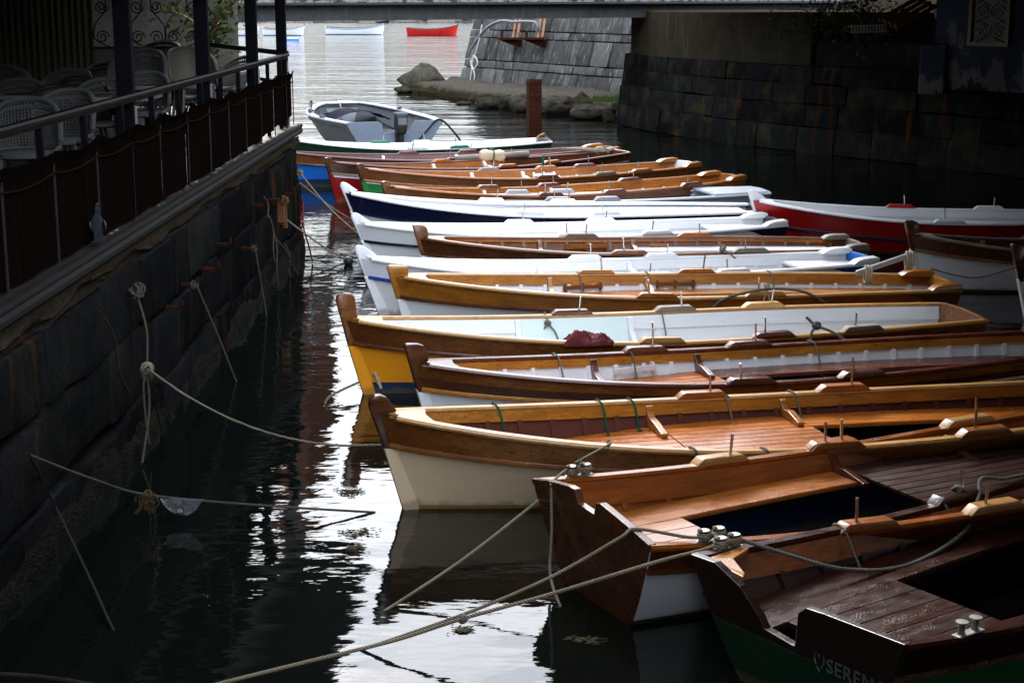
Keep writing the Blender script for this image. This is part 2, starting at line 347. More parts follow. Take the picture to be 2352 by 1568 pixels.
# ---- left quay with its ledge
QX = -3.12; QY0, QY1 = 1.0, 23.45; QZ = 1.86
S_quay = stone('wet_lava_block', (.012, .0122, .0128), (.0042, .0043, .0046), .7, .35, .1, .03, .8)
quay = empty('quay_wall', (QX, 12, 0), 0, 'dark wet stone quay wall with rust streaks under the terrace fence', 'quay wall')
def loc(o, root):      # keep world coordinates while parenting to a root with a location
    o.parent = root; o.matrix_parent_inverse = root.matrix_basis.inverted(); return o
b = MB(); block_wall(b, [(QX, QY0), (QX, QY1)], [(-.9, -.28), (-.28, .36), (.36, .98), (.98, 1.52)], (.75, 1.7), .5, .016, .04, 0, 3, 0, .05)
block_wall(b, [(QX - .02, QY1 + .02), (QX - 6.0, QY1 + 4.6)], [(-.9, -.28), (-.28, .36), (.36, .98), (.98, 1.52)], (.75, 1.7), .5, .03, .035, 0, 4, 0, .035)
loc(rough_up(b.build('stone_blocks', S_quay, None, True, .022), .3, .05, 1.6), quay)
m = NT('rough_concrete'); v = m.co(); n = m.noise(v, 9, 8, .75); n2 = m.noise(v, 45, 3, .7)
m.bump(m.math('ADD', n, m.math('MULTIPLY', n2, .6)), .05)
CONC = m.base(m.ramp(n, [(.3, (.02, .016, .012)), (.7, (.06, .047, .032))]), .9, Specular_IOR_Level=0.0)
b = MB(); rows = []
for i in range(140):
    y = QY0 + (QY1 - QY0) * i / 139; rows.append([])
    dep = .10 + .22 * max(0, mnoise.noise(Vector((y * .9, 3, 0))) + .25)
    for j in range(6): rows[-1].append((QX - .03 + .035 * mnoise.noise(Vector((y * 5, j * .9, 2))) + (.03 if j < 4 else -.02), y, 1.70 - dep * j / 5))
b.grid(rows); b.box((QX - .28, (QY0 + QY1) / 2, 1.6), (.44, QY1 - QY0 - .1, .19))
loc(b.build('concrete_bed', CONC, None, True), quay)
m = NT('barnacle_crust'); v = m.co(); n = m.noise(v, 16, 6, .8); vo = m.t.nodes.new('ShaderNodeTexVoronoi'); vo.inputs['Scale'].default_value = 38; m.t.links.new(v, vo.inputs['Vector'])
m.bump(m.math('SUBTRACT', n, vo.outputs[0]), .05)
BARN = m.base(m.ramp(n, [(.35, (.006, .006, .004)), (.62, (.014, .012, .008)), (.76, (.08, .075, .055))]), .7, Specular_IOR_Level=.02)
b = MB(); rows = []
for i in range(200):
    y = QY0 + (QY1 - QY0) * i / 199; rows.append([])
    for j in range(7): rows[-1].append((QX + .03 + .02 * (6 - j) / 6 + .05 * mnoise.noise(Vector((y * 4, j * .8, 9))) - (.06 if j == 6 else 0), y, -.5 + (.72 + .18 * mnoise.noise(Vector((y * .8, 0, 4)))) * j / 6))
b.grid(rows); loc(b.build('barnacle_band', BARN, None, True), quay)
LEDGE = wood('wet_terracotta_ledge', (.018, .008, .006), (.008, .004, .0035), .4, .5, True, .04)
b = MB(); b.prism([(QX - 1.1, QY0, 1.70), (QX - .012, QY0, 1.70), (QX - .012, QY1, 1.70), (QX - 5.4, QY1 + 4.4, 1.70), (QX - 6.2, QY1 + 4.4, 1.70)], (0, 0, QZ - 1.70))
loc(b.build('ledge', LEDGE, None, False), quay)
b = MB(); b.sweep([(QX + .012, QY0, QZ - .055), (QX + .012, QY1 + .03, QZ - .055)], [(-.02, -.07), (.035, -.07), (.045, -.03), (.03, 0), (.045, .03), (.035, .06), (-.02, .06)])
b.bar((QX - .03, QY1 + .02, QZ - .06), (QX - 5.4, QY1 + 4.43, QZ - .06), .05, .12)
loc(b.build('edge_moulding', plain('grey_edge_metal', (.015, .0145, .014), .55, Specular_IOR_Level=.02), None, True), quay)
b = MB(); b.prism([(QX - .52, QY0, -2), (QX - .52, QY1 - .1, -2), (QX - 6, QY1 + 4.3, -2), (-14, 30, -2), (-14, QY0, -2)], (0, 0, 3.698)); loc(b.build('core', CONC, None), quay)
b = MB(); b.prism([(QX - 1.12, QY0, QZ - .06), (QX - 1.12, QY1 + .8, QZ - .06), (QX - 5.5, QY1 + 4.35, QZ - .06), (-14, 29.9, QZ - .06), (-14, QY0, QZ - .06)], (0, 0, .055))
loc(b.build('terrace_floor', plain('terrace_tiles', (.012, .009, .007), .7, Specular_IOR_Level=0.0), None), quay)

# ---- abutment of dark blocks on the right, sloped seawall beyond the bridge
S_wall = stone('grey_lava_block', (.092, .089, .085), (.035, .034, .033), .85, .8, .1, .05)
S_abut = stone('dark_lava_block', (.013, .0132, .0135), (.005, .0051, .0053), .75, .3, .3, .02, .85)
sea = empty('sloped_seawall', (0, 60, 0), 0, 'grey sloping seawall of large stone blocks beyond the bridge', 'seawall')
CS = [(-.5, .25), (.25, .95), (.95, 1.25), (1.25, 2.1), (2.1, 2.38), (2.38, 3.25), (3.25, 3.52), (3.52, 4.5), (4.5, 5.2)]
b = MB(); block_wall(b, [(-2.2, 63.6), (3.5, 54.6), (4.2, 49.4)], CS, (.42, .85), .6, .035, .04, .30, 11)
loc(rough_up(b.build('stone_blocks', S_wall, None, True, .03), 0, .02, 2.5), sea)
b = MB(); b.prism([(-1.8, 64.0, -1), (4.0, 55.2, -1), (4.9, 49.8, -1), (14, 52, -1), (8, 72, -1)], (0, 0, 2.0)); b.prism([(-.9, 64.6, 1.0), (4.9, 55.8, 1.0), (5.5, 50.4, 1.0), (14, 52, 1), (8, 72, 1)], (0, 0, 4))
loc(b.build('rubble_core', CONC, None), sea)

abut = empty('bridge_abutment', (6, 42, 0), 0, 'dark block abutment wall rising from the water under the bridge end', 'wall')
AP = [(3.05, 47.1), (3.9, 44.2), (5.9, 40.1), (9.0, 35.6), (10.9, 32.6), (13.2, 31.0), (13.2, 14)]
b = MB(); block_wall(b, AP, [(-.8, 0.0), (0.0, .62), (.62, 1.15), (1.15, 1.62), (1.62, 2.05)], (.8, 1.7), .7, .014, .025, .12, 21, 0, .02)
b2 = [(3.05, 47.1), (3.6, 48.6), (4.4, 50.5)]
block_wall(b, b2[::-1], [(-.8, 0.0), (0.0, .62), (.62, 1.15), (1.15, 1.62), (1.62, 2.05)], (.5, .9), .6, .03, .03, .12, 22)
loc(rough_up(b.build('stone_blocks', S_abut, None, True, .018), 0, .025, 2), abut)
b = MB(); b.prism([(3.75, 47.4, -1), (6.4, 40.6, -1), (9.5, 36.1, -1), (11.4, 33.1, -1), (13.8, 31.4, -1), (30, 31.4, -1), (30, 52, -1), (5.2, 52, -1)], (0, 0, 3.02)); loc(b.build('rubble_core', CONC, None), abut)
S_conc = stone('stained_concrete', (.05, .041, .028), (.02, .017, .012), .85, .25, .2, .012, .5)
b = MB(); b.prism([(3.45, 47.0, 2.03), (4.05, 44.4, 2.03), (6.1, 40.6, 2.03), (7.2, 39.0, 2.03), (12, 42, 2.03), (6, 50, 2.03), (4.6, 50, 2.03)], (0, 0, 1.25)); loc(b.build('concrete_bearing', S_conc, None, False, .03), abut)
b = MB(); b.prism([(7.3, 38.9, 2.03), (9.3, 36.0, 2.03), (11.2, 33.0, 2.03), (14, 33, 2.03), (14, 40, 2.03)], (0, 0, .62)); loc(rough_up(b.build('parapet', S_abut, None, True, .05), .6, .05, 1.5), abut)
# weed tufts along its waterline
WEED = plain('brown_seaweed', (.05, .032, .01), .7, Specular_IOR_Level=.2)
for i in range(15):
    t = i / 14; u_, v_ = 1520 + 640 * t, 297 + 82 * t; p = px(u_, v_, .02); b = MB()
    for k in range(46):
        a = rnd.uniform(0, 6.28); r = rnd.uniform(.02, .3) * (1.2 - .5 * t); q = p + Vector((math.cos(a) * r, math.sin(a) * r * .4 - .12, rnd.uniform(-.02, .14)))
        b.ball(q, rnd.uniform(.02, .06), 3, (1.6, 1, .7))
    tag(b.build('seaweed_clump', WEED, None, True), 'brown seaweed clump at the waterline of the dark abutment', 'seaweed', 'seaweed clumps along the abutment')

# ---- ledge and boulders at the foot of the sloped wall
S_rock = stone('pale_boulder', (.088, .08, .065), (.028, .0245, .02), .85, .2, .15, .05, 1.2, .12)
S_rockd = stone('wet_dark_boulder', (.05, .045, .036), (.016, .015, .012), .6, .1, .35, .05, .12)
def boulder(c, size, seed, mat, label, rz=0, cat='boulder', group='boulders at the foot of the seawall', peak=False):
    bm = bmesh.new(); bmesh.ops.create_icosphere(bm, subdivisions=4, radius=1); o3 = Vector((seed * 3.7, seed * 1.3, seed))
    for v in bm.verts:
        d = v.co.normalized(); r = 1.06 + .34 * mnoise.noise(d * 1.1 + o3) - .22 * abs(mnoise.noise(d * 2.3 + o3)) + .05 * mnoise.noise(d * 6 + o3) - .05 * abs(mnoise.noise(d * 9 + o3))
        if d.z > .45 and not peak: r *= 1 - .25 * (d.z - .45)
        v.co = Vector((d.x * size[0], d.y * size[1], d.z * size[2])) * r
        if peak: v.co.z *= 1.35 - 1.1 * abs(d.x - .15)
    me = bpy.data.meshes.new('boulder'); bm.to_mesh(me); bm.free(); me.materials.append(mat)
    me.polygons.foreach_set('use_smooth', [True] * len(me.polygons))
    o = bpy.data.objects.new('boulder', me); col.objects.link(o); o.location = c; o.rotation_euler = (0, 0, rz)
    return tag(o, label, cat, group)
b = MB(); edge = [px(*q, .0) for q in ((935, 212), (1000, 222), (1050, 232), (1120, 240), (1190, 249), (1290, 258), (1400, 268))]
back = [px(*q, .45) for q in ((985, 187), (1040, 190), (1075, 193), (1180, 206), (1260, 213), (1330, 222), (1420, 232))]
rows = [[p + Vector((0, -.1, -.8)) for p in edge], [p + Vector((0, 0, .12)) for p in edge], [p + Vector((.1, .5, .42)) for p in edge], back, [p + Vector((1.2, 1.6, .05)) for p in back]]
b.grid(rows); LR = NT('tide_stained_rock'); v = LR.co(); n = LR.noise(v, 2.2, 8, .7); n2 = LR.noise(v, 14, 5, .75); zc = LR.t.nodes.new('ShaderNodeSeparateXYZ'); LR.t.links.new(v, zc.inputs[0])
k = LR.mix(LR.ramp(n2, [(.3, 0.0), (.7, 1.0)]), (.022, .020, .016), (.095, .088, .074)); k = LR.mix(LR.ramp(LR.math('ADD', zc.outputs[2], LR.math('MULTIPLY', n, .35)), [(.42, 1.0), (.58, 0.0)]), k, (.018, .015, .009)); k = LR.mix(LR.ramp(n, [(.52, 0.0), (.66, .7)]), k, (.06, .055, .02))
LR.bump(LR.math('ADD', n, LR.math('MULTIPLY', n2, .6)), .09); LEDGER = LR.base(k, .8, Specular_IOR_Level=0.0)
led = rough_up(rough_up(b.build('stone_ledge', LEDGER, None, True), .8, .10, 1.1), .3, .07, 3.0, 2)
tag(led, 'pale flat stone ledge along the foot of the sloping seawall', 'ledge')
def rock_at(u, v, z, wpx, hpx, mat, label, seed, dz=0.0, dy=1.0, peak=False):
    p = px(u, v, z); k = (p - Vector((0, 0, CAM_H))).length / FD
    return boulder((p.x, p.y, z + hpx * k * .42 + dz), (wpx * k * .5, wpx * k * .42 * dy, hpx * k * .62), seed, mat, label, rnd.uniform(-.3, .3), peak=peak)
rock_at(966, 210, 0, 112, 56, S_rock, 'pale pointed boulder at the seaward tip of the stone ledge', 1, peak=True)
rock_at(928, 213, 0, 44, 16, S_rockd, 'dark wet slab sloping into the sea at the ledge tip', 2)
rock_at(1046, 190, .3, 34, 14, S_rock, 'small pale rock behind the ledge against the sloping seawall', 3)
rock_at(1064, 241, 0, 34, 8, S_rockd, 'low dark rock just breaking the water beside the ledge', 4)
rock_at(1120, 248, 0, 60, 24, S_rockd, 'dark weedy rock at the water edge left of the big boulders', 5)
rock_at(1165, 250, 0, 46, 30, S_rockd, 'dark brown rock beside the round boulder by the pile', 6)
rock_at(1200, 257, 0, 58, 44, S_rock, 'upright brown boulder just left of the rusty steel pile', 7)
rock_at(1276, 262, 0, 88, 42, S_rock, 'big round brown boulder just right of the rusty steel pile', 8)
rock_at(1332, 262, 0, 66, 44, S_rock, 'grey boulder with a knob on top beside the grass tuft', 9, peak=True)
rock_at(1362, 273, 0, 96, 34, S_rock, 'long sloping grey rock ending at the dark abutment', 10)
rock_at(1398, 280, 0, 34, 26, S_rockd, 'small dark rock tucked against the abutment corner', 12)
GRASS = plain('grass', (.10, .17, .03), .7); b = MB()
g0 = px(1393, 233, .5)
for k in range(260):
    p = g0 + Vector((rnd.gauss(0, .35), rnd.gauss(0, .3), 0)); h = rnd.uniform(.08, .28); dx = rnd.uniform(-.08, .08)
    b.add([p + Vector((-.012, 0, 0)), p + Vector((.012, 0, 0)), p + Vector((dx, .02, h))], [(0, 1, 2)])
tag(b.build('grass_tuft', GRASS, None), 'green grass tuft between the boulders and the seawall foot', 'grass', kind='stuff')

# ---- bridge
br = empty('footbridge', (0, 43, 3), 0, 'grey girder bridge with peeling white edge crossing the channel mouth', 'bridge')
def bp(x, off=0.0): return Vector((x, 43 + .75 * x + off, 0))
PEEL = NT('peeling_white_paint'); v = PEEL.co((1.0, 1.0, 2.2)); n = PEEL.noise(v, 4.5, 7, .72)
PEEL.bump(n, .02); PEELM = PEEL.base(PEEL.ramp(n, [(.46, (.012, .011, .011)), (.5, (.17, .17, .165)), (1, (.24, .24, .23))]), .6)
GIRD = stone('grey_girder_concrete', (.06, .06, .062), (.03, .03, .031), .7, .3, .2, .01, .4)
ZB = 3.09
b = MB(); b.bar(bp(-24) + Vector((0, 0, ZB + .19)), bp(10) + Vector((0, 0, ZB + .19)), .35, .38)
loc(b.build('girder', GIRD, None), br)
b = MB(); b.bar(bp(-24, -.16) + Vector((0, 0, ZB + .405)), bp(10, -.16) + Vector((0, 0, ZB + .405)), .62, .05); loc(b.build('girder_flange', plain('dark_flange', (.03, .03, .032), .5), None), br)
b = MB(); b.bar(bp(-24, -.12) + Vector((0, 0, ZB + .52)), bp(10, -.12) + Vector((0, 0, ZB + .52)), .5, .17); loc(b.build('edge_beam', PEELM, None), br)
b = MB(); b.bar(bp(-24, -.1) + Vector((0, 0, ZB + .66)), bp(10, -.1) + Vector((0, 0, ZB + .66)), .6, .08); loc(b.build('coping', plain('grey_green_paint', (.09, .105, .097), .7, Specular_IOR_Level=.1), None), br)
b = MB(); b.bar(bp(-24, 2.2) + Vector((0, 0, ZB + .50)), bp(10, 2.2) + Vector((0, 0, ZB + .50)), 3.2, .16); loc(b.build('deck', GIRD, None), br)
b = MB(); b.bar(bp(-24, 4.2) + Vector((0, 0, ZB + .25)), bp(10, 4.2) + Vector((0, 0, ZB + .25)), .35, .38); loc(b.build('girder', GIRD, None), br)
b = MB()
for i in range(24):
    p = bp(-23.5 + i * 1.42, -.05); b.box(p + Vector((0, 0, ZB + 1.2)), (.06, .06, 1.0), .64)
b.bar(bp(-24, -.05) + Vector((0, 0, ZB + 1.72)), bp(10, -.05) + Vector((0, 0, ZB + 1.72)), .07, .07); b.bar(bp(-24, -.05) + Vector((0, 0, ZB + 1.25)), bp(10, -.05) + Vector((0, 0, ZB + 1.25)), .05, .05)
loc(b.build('railing', M['galv'], None), br)

# ---- far breakwater
S_far = stone('far_rock', (.16, .145, .12), (.06, .055, .05), .9, 0, 0, .1, .5)
b = MB()
for i in range(230):
    x = rnd.uniform(-42, 8); z = rnd.uniform(-.3, .9 if x > -22 else .3); b.ball((x, 228 + rnd.uniform(-3, 3) - .0 * x, z), rnd.uniform(.5, 1.4), 4, (1.3, 1, .8))
fb = rough_up(b.build('breakwater', S_far, None, True), 0, .35, .9); tag(fb, 'far low breakwater of brown rocks under the bridge', 'breakwater', kind='stuff')

# ---- rusty pile
pile = empty('steel_pile', (.51, 37.4, 0), .2, 'rusty brown steel pile standing in the water by the boats', 'pile')
b = MB(); H_ = .15; T_ = .022
for pts in ([(-H_, -H_), (H_, -H_), (H_, -H_ + T_), (-H_, -H_ + T_)], [(-H_, H_ - T_), (H_, H_ - T_), (H_, H_), (-H_, H_)], [(-H_, -H_ + T_), (-H_ + T_, -H_ + T_), (-H_ + T_, H_ - T_), (-H_, H_ - T_)], [(H_ - T_, -H_ + T_), (H_, -H_ + T_), (H_, H_ - T_), (H_ - T_, H_ - T_)]):
    b.prism([(x, y, -2.4) for x, y in pts], (0, 0, 4.20))
b.prism([(-H_ + T_, -H_ + T_, 1.71), (H_ - T_, -H_ + T_, 1.71), (H_ - T_, H_ - T_, 1.78), (-H_ + T_, H_ - T_, 1.71)], (0, 0, .03))
RUST = M['rust']; b.build('box_section', RUST, pile)
b = MB(); b.box((0, 0, 1.73), (.325, .325, .09)); b.box((0, 0, 1.42), (.315, .315, .1)); b.build('collar', M['rust'], pile, False, .008)
for z in (1.5, 1.1, .7): MB().lathe((0, -.15, z), [(.001, .012), (.016, .012), (.016, -.001)], 8, 0, (0, -1, 0)).build('bolt', M['rust'], pile)

# ---- brackets with ladder rails, hose and coiled rope on the seawall
YS = lambda u: 63.6 - 1.579 * ((u - 1176) / 3659 * 60.5 + 2.2) + .12
for i, (u0, u1, v1) in enumerate(((1146, 1190, 108), (1203, 1247, 110))):
    Yw = YS((u0 + u1) / 2)
    r_ = empty('iron_bracket', px((u0 + u1) / 2, v1, Y=Yw), 0, ('rusty triangular bracket with ladder rails nearer the hose end', 'rusty triangular bracket with ladder rails nearer the dark abutment')[i], 'bracket', 'rusty brackets on the seawall')
    a_, c_, d_ = px(u0, 92, Y=Yw), px(u1, 92, Y=Yw), px(u1 - 4, v1, Y=Yw)
    b = MB(); b.prism([a_, c_, d_], (.25, .4, 0)); b.bar(a_ + Vector((-.05, -.05, .05)), c_ + Vector((.05, -.05, .05)), .4, .08); loc(b.build('bracket_plate', RUST, None), r_)
    b = MB(); b.bar(px(u0 + 6, 92, Y=Yw), px(u0 + 7, 72, Y=Yw), .1, .1); loc(b.build('upright', RUST, None), r_)
    for du in (0, 10):
        b = MB(); b.bar(px(u1 - 12 + du, 92, Y=Yw), px(u1 - 3 + du, 36, Y=Yw + .5), .09, .09); loc(b.build('ladder_rail', M['brown'], None), r_)
P_ = lambda u, v, y=0: px(u, v, Y=YS(u))
hose = MB().tube(spline([P_(1083, 112, 63), P_(1100, 86, 62.5), P_(1122, 62, 62), P_(1150, 49), P_(1180, 51), P_(1205, 50), P_(1228, 52), P_(1236, 62), P_(1234, 74)]), .055, 7)
tag(hose.build('hose', plain('grey_hose', (.09, .10, .105), .5), None, True), 'thick grey hose arching over the brackets on the seawall', 'hose')
b = MB(); b.tube(spline([P_(1107, 58, 62.5), P_(1100, 95, 62.4), P_(1090, 130, 62.3), P_(1082, 150, 62), P_(1088, 128, 62), P_(1097, 145, 62), P_(1086, 160, 62), P_(1081, 140, 62), P_(1090, 172, 62), P_(1086, 190, 62), P_(1080, 188, 62), P_(1084, 160, 62)], 6), .03, 5)
tag(b.build('coiled_rope', M['ropew'], None, True), 'white rope coil hanging at the seaward corner of the seawall', 'rope')

# ---- building and clutter on the right bank
PLAS = NT('peeling_blue_plaster'); v = PLAS.co(); n = PLAS.noise(PLAS.co((1, 1, .6)), 1.1, 7, .65); n2 = PLAS.noise(v, 9, 5, .6)
zc = PLAS.t.nodes.new('ShaderNodeSeparateXYZ'); PLAS.t.links.new(v, zc.inputs[0])
low = PLAS.t.nodes.new('ShaderNodeMapRange'); low.inputs[1].default_value = 1.8; low.inputs[2].default_value = 3.6; low.inputs[3].default_value = .16; low.inputs[4].default_value = -.12; PLAS.t.links.new(zc.outputs[2], low.inputs[0])
pe = PLAS.math('ADD', n, low.outputs[0])
k = PLAS.mix(PLAS.ramp(pe, [(.56, 0.0), (.58, 1.0)]), (.026, .034, .048), (.085, .085, .085)); k = PLAS.mix(PLAS.ramp(pe, [(.66, 0.0), (.68, 1.0)]), k, (.032, .021, .010))
PLAS.bump(PLAS.math('ADD', n2, pe), .02); PLASM = PLAS.base(k, .85, Specular_IOR_Level=0.0)
hx0 = px(2146, 200, 1.9); bh = empty('plastered_house', (13.5, 30, 1.8), 0, 'blue grey house with peeling plaster and a grilled window on the right bank', 'building')
x0, y0 = hx0.x, hx0.y
b = MB(); b.prism([(x0, y0, 1.86), (x0 + 2.5, y0 - 2.4, 1.86), (x0 + 2.5, 10, 1.86), (x0 + 12, 10, 1.86), (x0 + 12, y0 + 4, 1.86), (x0 + 1.0, y0 + 4, 1.86)], (0, 0, 8.6)); loc(rough_up(b.build('wall', PLASM, None), .7, .03, 1.2), bh)
b = MB(); b.prism([(x0 - .35, y0 - .1, 1.75), (x0 + .12, y0 - .3, 1.75), (x0 + .5, y0 + .6, 1.75), (x0 - .1, y0 + .7, 1.75)], (0, 0, 1.0)); loc(b.build('plinth_buttress', PLASM, None, False, .05), bh)
b = MB(); b.prism([(x0 - .6, y0 - .3, 10.4), (x0 + 2.1, y0 - 2.9, 10.4), (x0 + 2.1, 9.6, 10.4), (x0 + 12.4, 9.6, 10.4), (x0 + 12.4, y0 + 4.4, 10.4), (x0 + .6, y0 + 4.4, 10.4)], (0, 0, .3)); loc(b.build('eaves', M['rust'], None), bh)
wd = Vector((2.5, -2.4, 0)).normalized(); wn_ = Vector((-wd.y, wd.x, 0)) * -1
def wp(s_, z, o_=0.0): return Vector((x0, y0, z)) + wd * s_ + Vector((-wd.y * -1, wd.x * -1, 0)) * o_
nf = Vector((wd.y, -wd.x, 0))           # outward (towards the camera)
ws, wz = .80, 2.80
def wq(s_, z, o_): return Vector((x0, y0, z)) + wd * s_ + nf * o_
RF = wood('ochre_window_wood', (.12, .07, .02), (.05, .03, .01), .5, .5, False, .1)
b = MB(); b.prism([wq(ws, wz, .06), wq(ws + .72, wz, .06), wq(ws + .72, wz + 1.5, .06), wq(ws, wz + 1.5, .06)], nf * .01)
pane = b.build('window_pane', plain('dark_glass', (.01, .01, .012), .1), None); loc(pane, bh)
b = MB(); fw = .07
for (s0, z0, s1, z1) in ((-fw, -fw, .72 + fw, 0), (-fw, 1.5, .72 + fw, 1.5 + fw), (-fw, 0, 0, 1.5), (.72, 0, .72 + fw, 1.5)):
    b.prism([wq(ws + s0, wz + z0, .05), wq(ws + s1, wz + z0, .05), wq(ws + s1, wz + z1, .05), wq(ws + s0, wz + z1, .05)], nf * .09)
loc(b.build('window_frame', RF, None), bh)
b = MB()
def scroll(c, ex, ez, r, turns, sx=1, sz=1, n=26):
    return [Vector(c) + ex * (sx * math.cos(q) * rr) + ez * (sz * math.sin(q) * rr) for q, rr in ((2 * math.pi * turns * i / n, r * (1 - .85 * i / n)) for i in range(n + 1))]
EZ = Vector((0, 0, 1))
for j in range(4):
    for sx in (-1, 1):
        c = wq(ws + .36 + sx * .17, wz + .2 + j * .38, .12); b.tube(scroll(c, wd, EZ, .13, 1.6, sx, 1), .011, 5)
    b.tube(spline([wq(ws + .05, wz + j * .38, .12), wq(ws + .3, wz + .12 + j * .38, .12), wq(ws + .36, wz + .26 + j * .38, .12), wq(ws + .2, wz + .38 + j * .38, .12)], 5), .011, 5)
    b.tube(spline([wq(ws + .67, wz + j * .38, .12), wq(ws + .42, wz + .12 + j * .38, .12), wq(ws + .36, wz + .26 + j * .38, .12), wq(ws + .52, wz + .38 + j * .38, .12)], 5), .011, 5)
loc(b.build('window_grille', plain('pale_grille_paint', (.14, .135, .12), .5), None, True), bh)
b = MB(); b.tube([wq(1.95, 1.9, .08), wq(1.95, 10, .08)], .05, 8); loc(b.build('drainpipe', PLASM, None, True), bh)
# pallet, crate tray, tub on the wall top
pa = empty('wooden_pallet', px(2085, 40, Y=35), 0, 'slatted wooden pallet leaning on the wall top beside the blue grey house', 'pallet')
b = MB(); A_, B_ = px(2020, 46, Y=35), px(2112, -6, Y=35.3); dwn = px(2058, 66, Y=34.6) - A_
for k in range(4): b.bar(A_ + dwn * k / 3.0, B_ + dwn * k / 3.0, .05, .09)
PALW = wood('pallet_wood', (.10, .05, .02), (.05, .025, .01), .7, .4, False, 0)
loc(b.build('slat', PALW, None), pa); b = MB()
for t in (.06, .5, .95): b.bar(A_.lerp(B_, t) + Vector((0, .05, 0)), A_.lerp(B_, t) + dwn + Vector((0, .05, 0)), .08, .07)
loc(b.build('bearer', PALW, None), pa)
b = MB(); q0 = px(1956, 60, Y=35.2); q1 = px(2034, 58, Y=35.2)
for dz in (0, -.14): b.bar(q0 + Vector((0, 0, dz)), q1 + Vector((0, 0, dz)), .06, .03)
for k in range(12): b.bar(q0.lerp(q1, k / 11), q0.lerp(q1, k / 11) + Vector((.02, 0, -.14)), .03, .025)
b.bar(q0 + Vector((0, .3, -.02)), q1 + Vector((0, .3, -.02)), .06, .03)
tag(b.build('plastic_crate', plain('white_crate_plastic', (.15, .15, .15), .5), None), 'white gridded plastic tray lying on the wall top beside the pallet', 'crate')
b = MB(); c = px(2170, 34, Y=35.5); b.lathe(c - Vector((0, 0, .1)), [(.001, 0), (.2, 0), (.26, .22), (.24, .22), (.19, .03), (.001, .03)], 16)
tag(b.build('tub', plain('blue_tub_plastic', (.01, .05, .25), .4), None, True), 'blue plastic tub behind the leaning pallet', 'tub')

LEAF = plain('leaf_green', (.045, .08, .02), .6, Specular_IOR_Level=.15); LEAFD = plain('leaf_ochre', (.14, .06, .015), .7, Specular_IOR_Level=.15)
def shrub(name, c, size, n, label, mats, leaf=.09, seed=1, cat='shrub', droop=.2, stems=7):
    rr = random.Random(seed); r_ = empty(name, c, 0, label, cat); c0 = Vector((0, 0, 0)); st = MB(); lf = MB()
    for s_ in range(stems):
        d = Vector((rr.gauss(0, .6), rr.gauss(0, .6), rr.uniform(.3, 1))).normalized(); tip = Vector((d.x * size[0], d.y * size[1], d.z * size[2]))
        path = spline([(0, 0, -.1), tip * .45 + Vector((0, 0, .1)), tip], 6); st.tube(path, .018, 5, 0, lambda t: 1 - .7 * t)
        for k in range(n // stems):
            p = path[rr.randrange(3, len(path))] + Vector((rr.gauss(0, .16) * size[0], rr.gauss(0, .16) * size[1], rr.gauss(0, .16) * size[2] - droop * rr.random()))
            a = Vector((rr.gauss(0, 1), rr.gauss(0, 1), rr.gauss(0, .6))).normalized(); q = a.orthogonal().normalized(); l = leaf * rr.uniform(.6, 1.3)
            lf.add([p, p + a * l * .5 + q * l * .3, p + a * l, p + a * l * .5 - q * l * .3], [(0, 1, 2, 3)], 0 if rr.random() < .85 else 1)
    st.build('stem', M['brown'], r_, True); lf.build('foliage', mats, r_); return r_
shrub('shrub', px(1985, 60, Y=37.5), (1.3, .8, .9), 900, 'dark leafy shrub hanging over the wall top under the bridge end', [LEAF, LEAFD], .11, 3, 'shrub', .7)
shrub('shrub', px(1890, 40, Y=39), (1.1, .8, .7), 700, 'low green creeper on the wall beside the bridge girder', [LEAF, LEAF], .09, 4, 'shrub', .8)

# ---- added out-of-view roof at right and mass behind the viewer, shutting out sky
DARKW = plain('near_black_boards', (.008, .007, .006), .9, Specular_IOR_Level=.1)
bt = empty('sky_blocker_roof', (8, 18, 4), 0, 'added dark roof, out of view, blocking the sky over the right hand moorings', 'roof')
b = MB(); b.prism([(1.2, -4, 4.1), (1.2, 7.5, 4.1), (1.8, 10, 4.1), (2.35, 14, 4.1), (3.3, 20, 4.1), (4.0, 27, 4.1), (2.9, 33, 4.1), (2.6, 42, 4.1), (22, 42, 4.1), (22, -4, 4.1)], (0, 0, .3)); loc(b.build('roof_slab', DARKW, None), bt)
b = MB()
for y in range(-3, 41, 3): b.bar((min(5.2, 2.3 + max(0, y - 8) * .17), y, 3.98), (13, y, 3.98), .12, .2)
loc(b.build('joists', DARKW, None), bt)
for (x, y) in ((12.6, 26), (12.6, 18), (12.6, 10), (12.6, 0)):
    b = MB(); b.box((x, y, 1.0), (.25, .25, 6.2)); loc(b.build('post', DARKW, None), bt)
bk = empty('sky_blocker_mass', (0, -8, 0), 0, 'added tall dark mass behind the viewpoint, blocking the sky', 'building')
b = MB(); b.prism([(-16, -3.5, -2), (22, -3.5, -2), (22, -12, -2), (-16, -12, -2)], (0, 0, 6.5)); b.prism([(-30, -2.0, -2), (-1.6, -2.0, -2), (-1.6, -11.9, -2), (-30, -11.9, -2)], (0, 0, 17)); loc(b.build('wall', DARKW, None), bk)

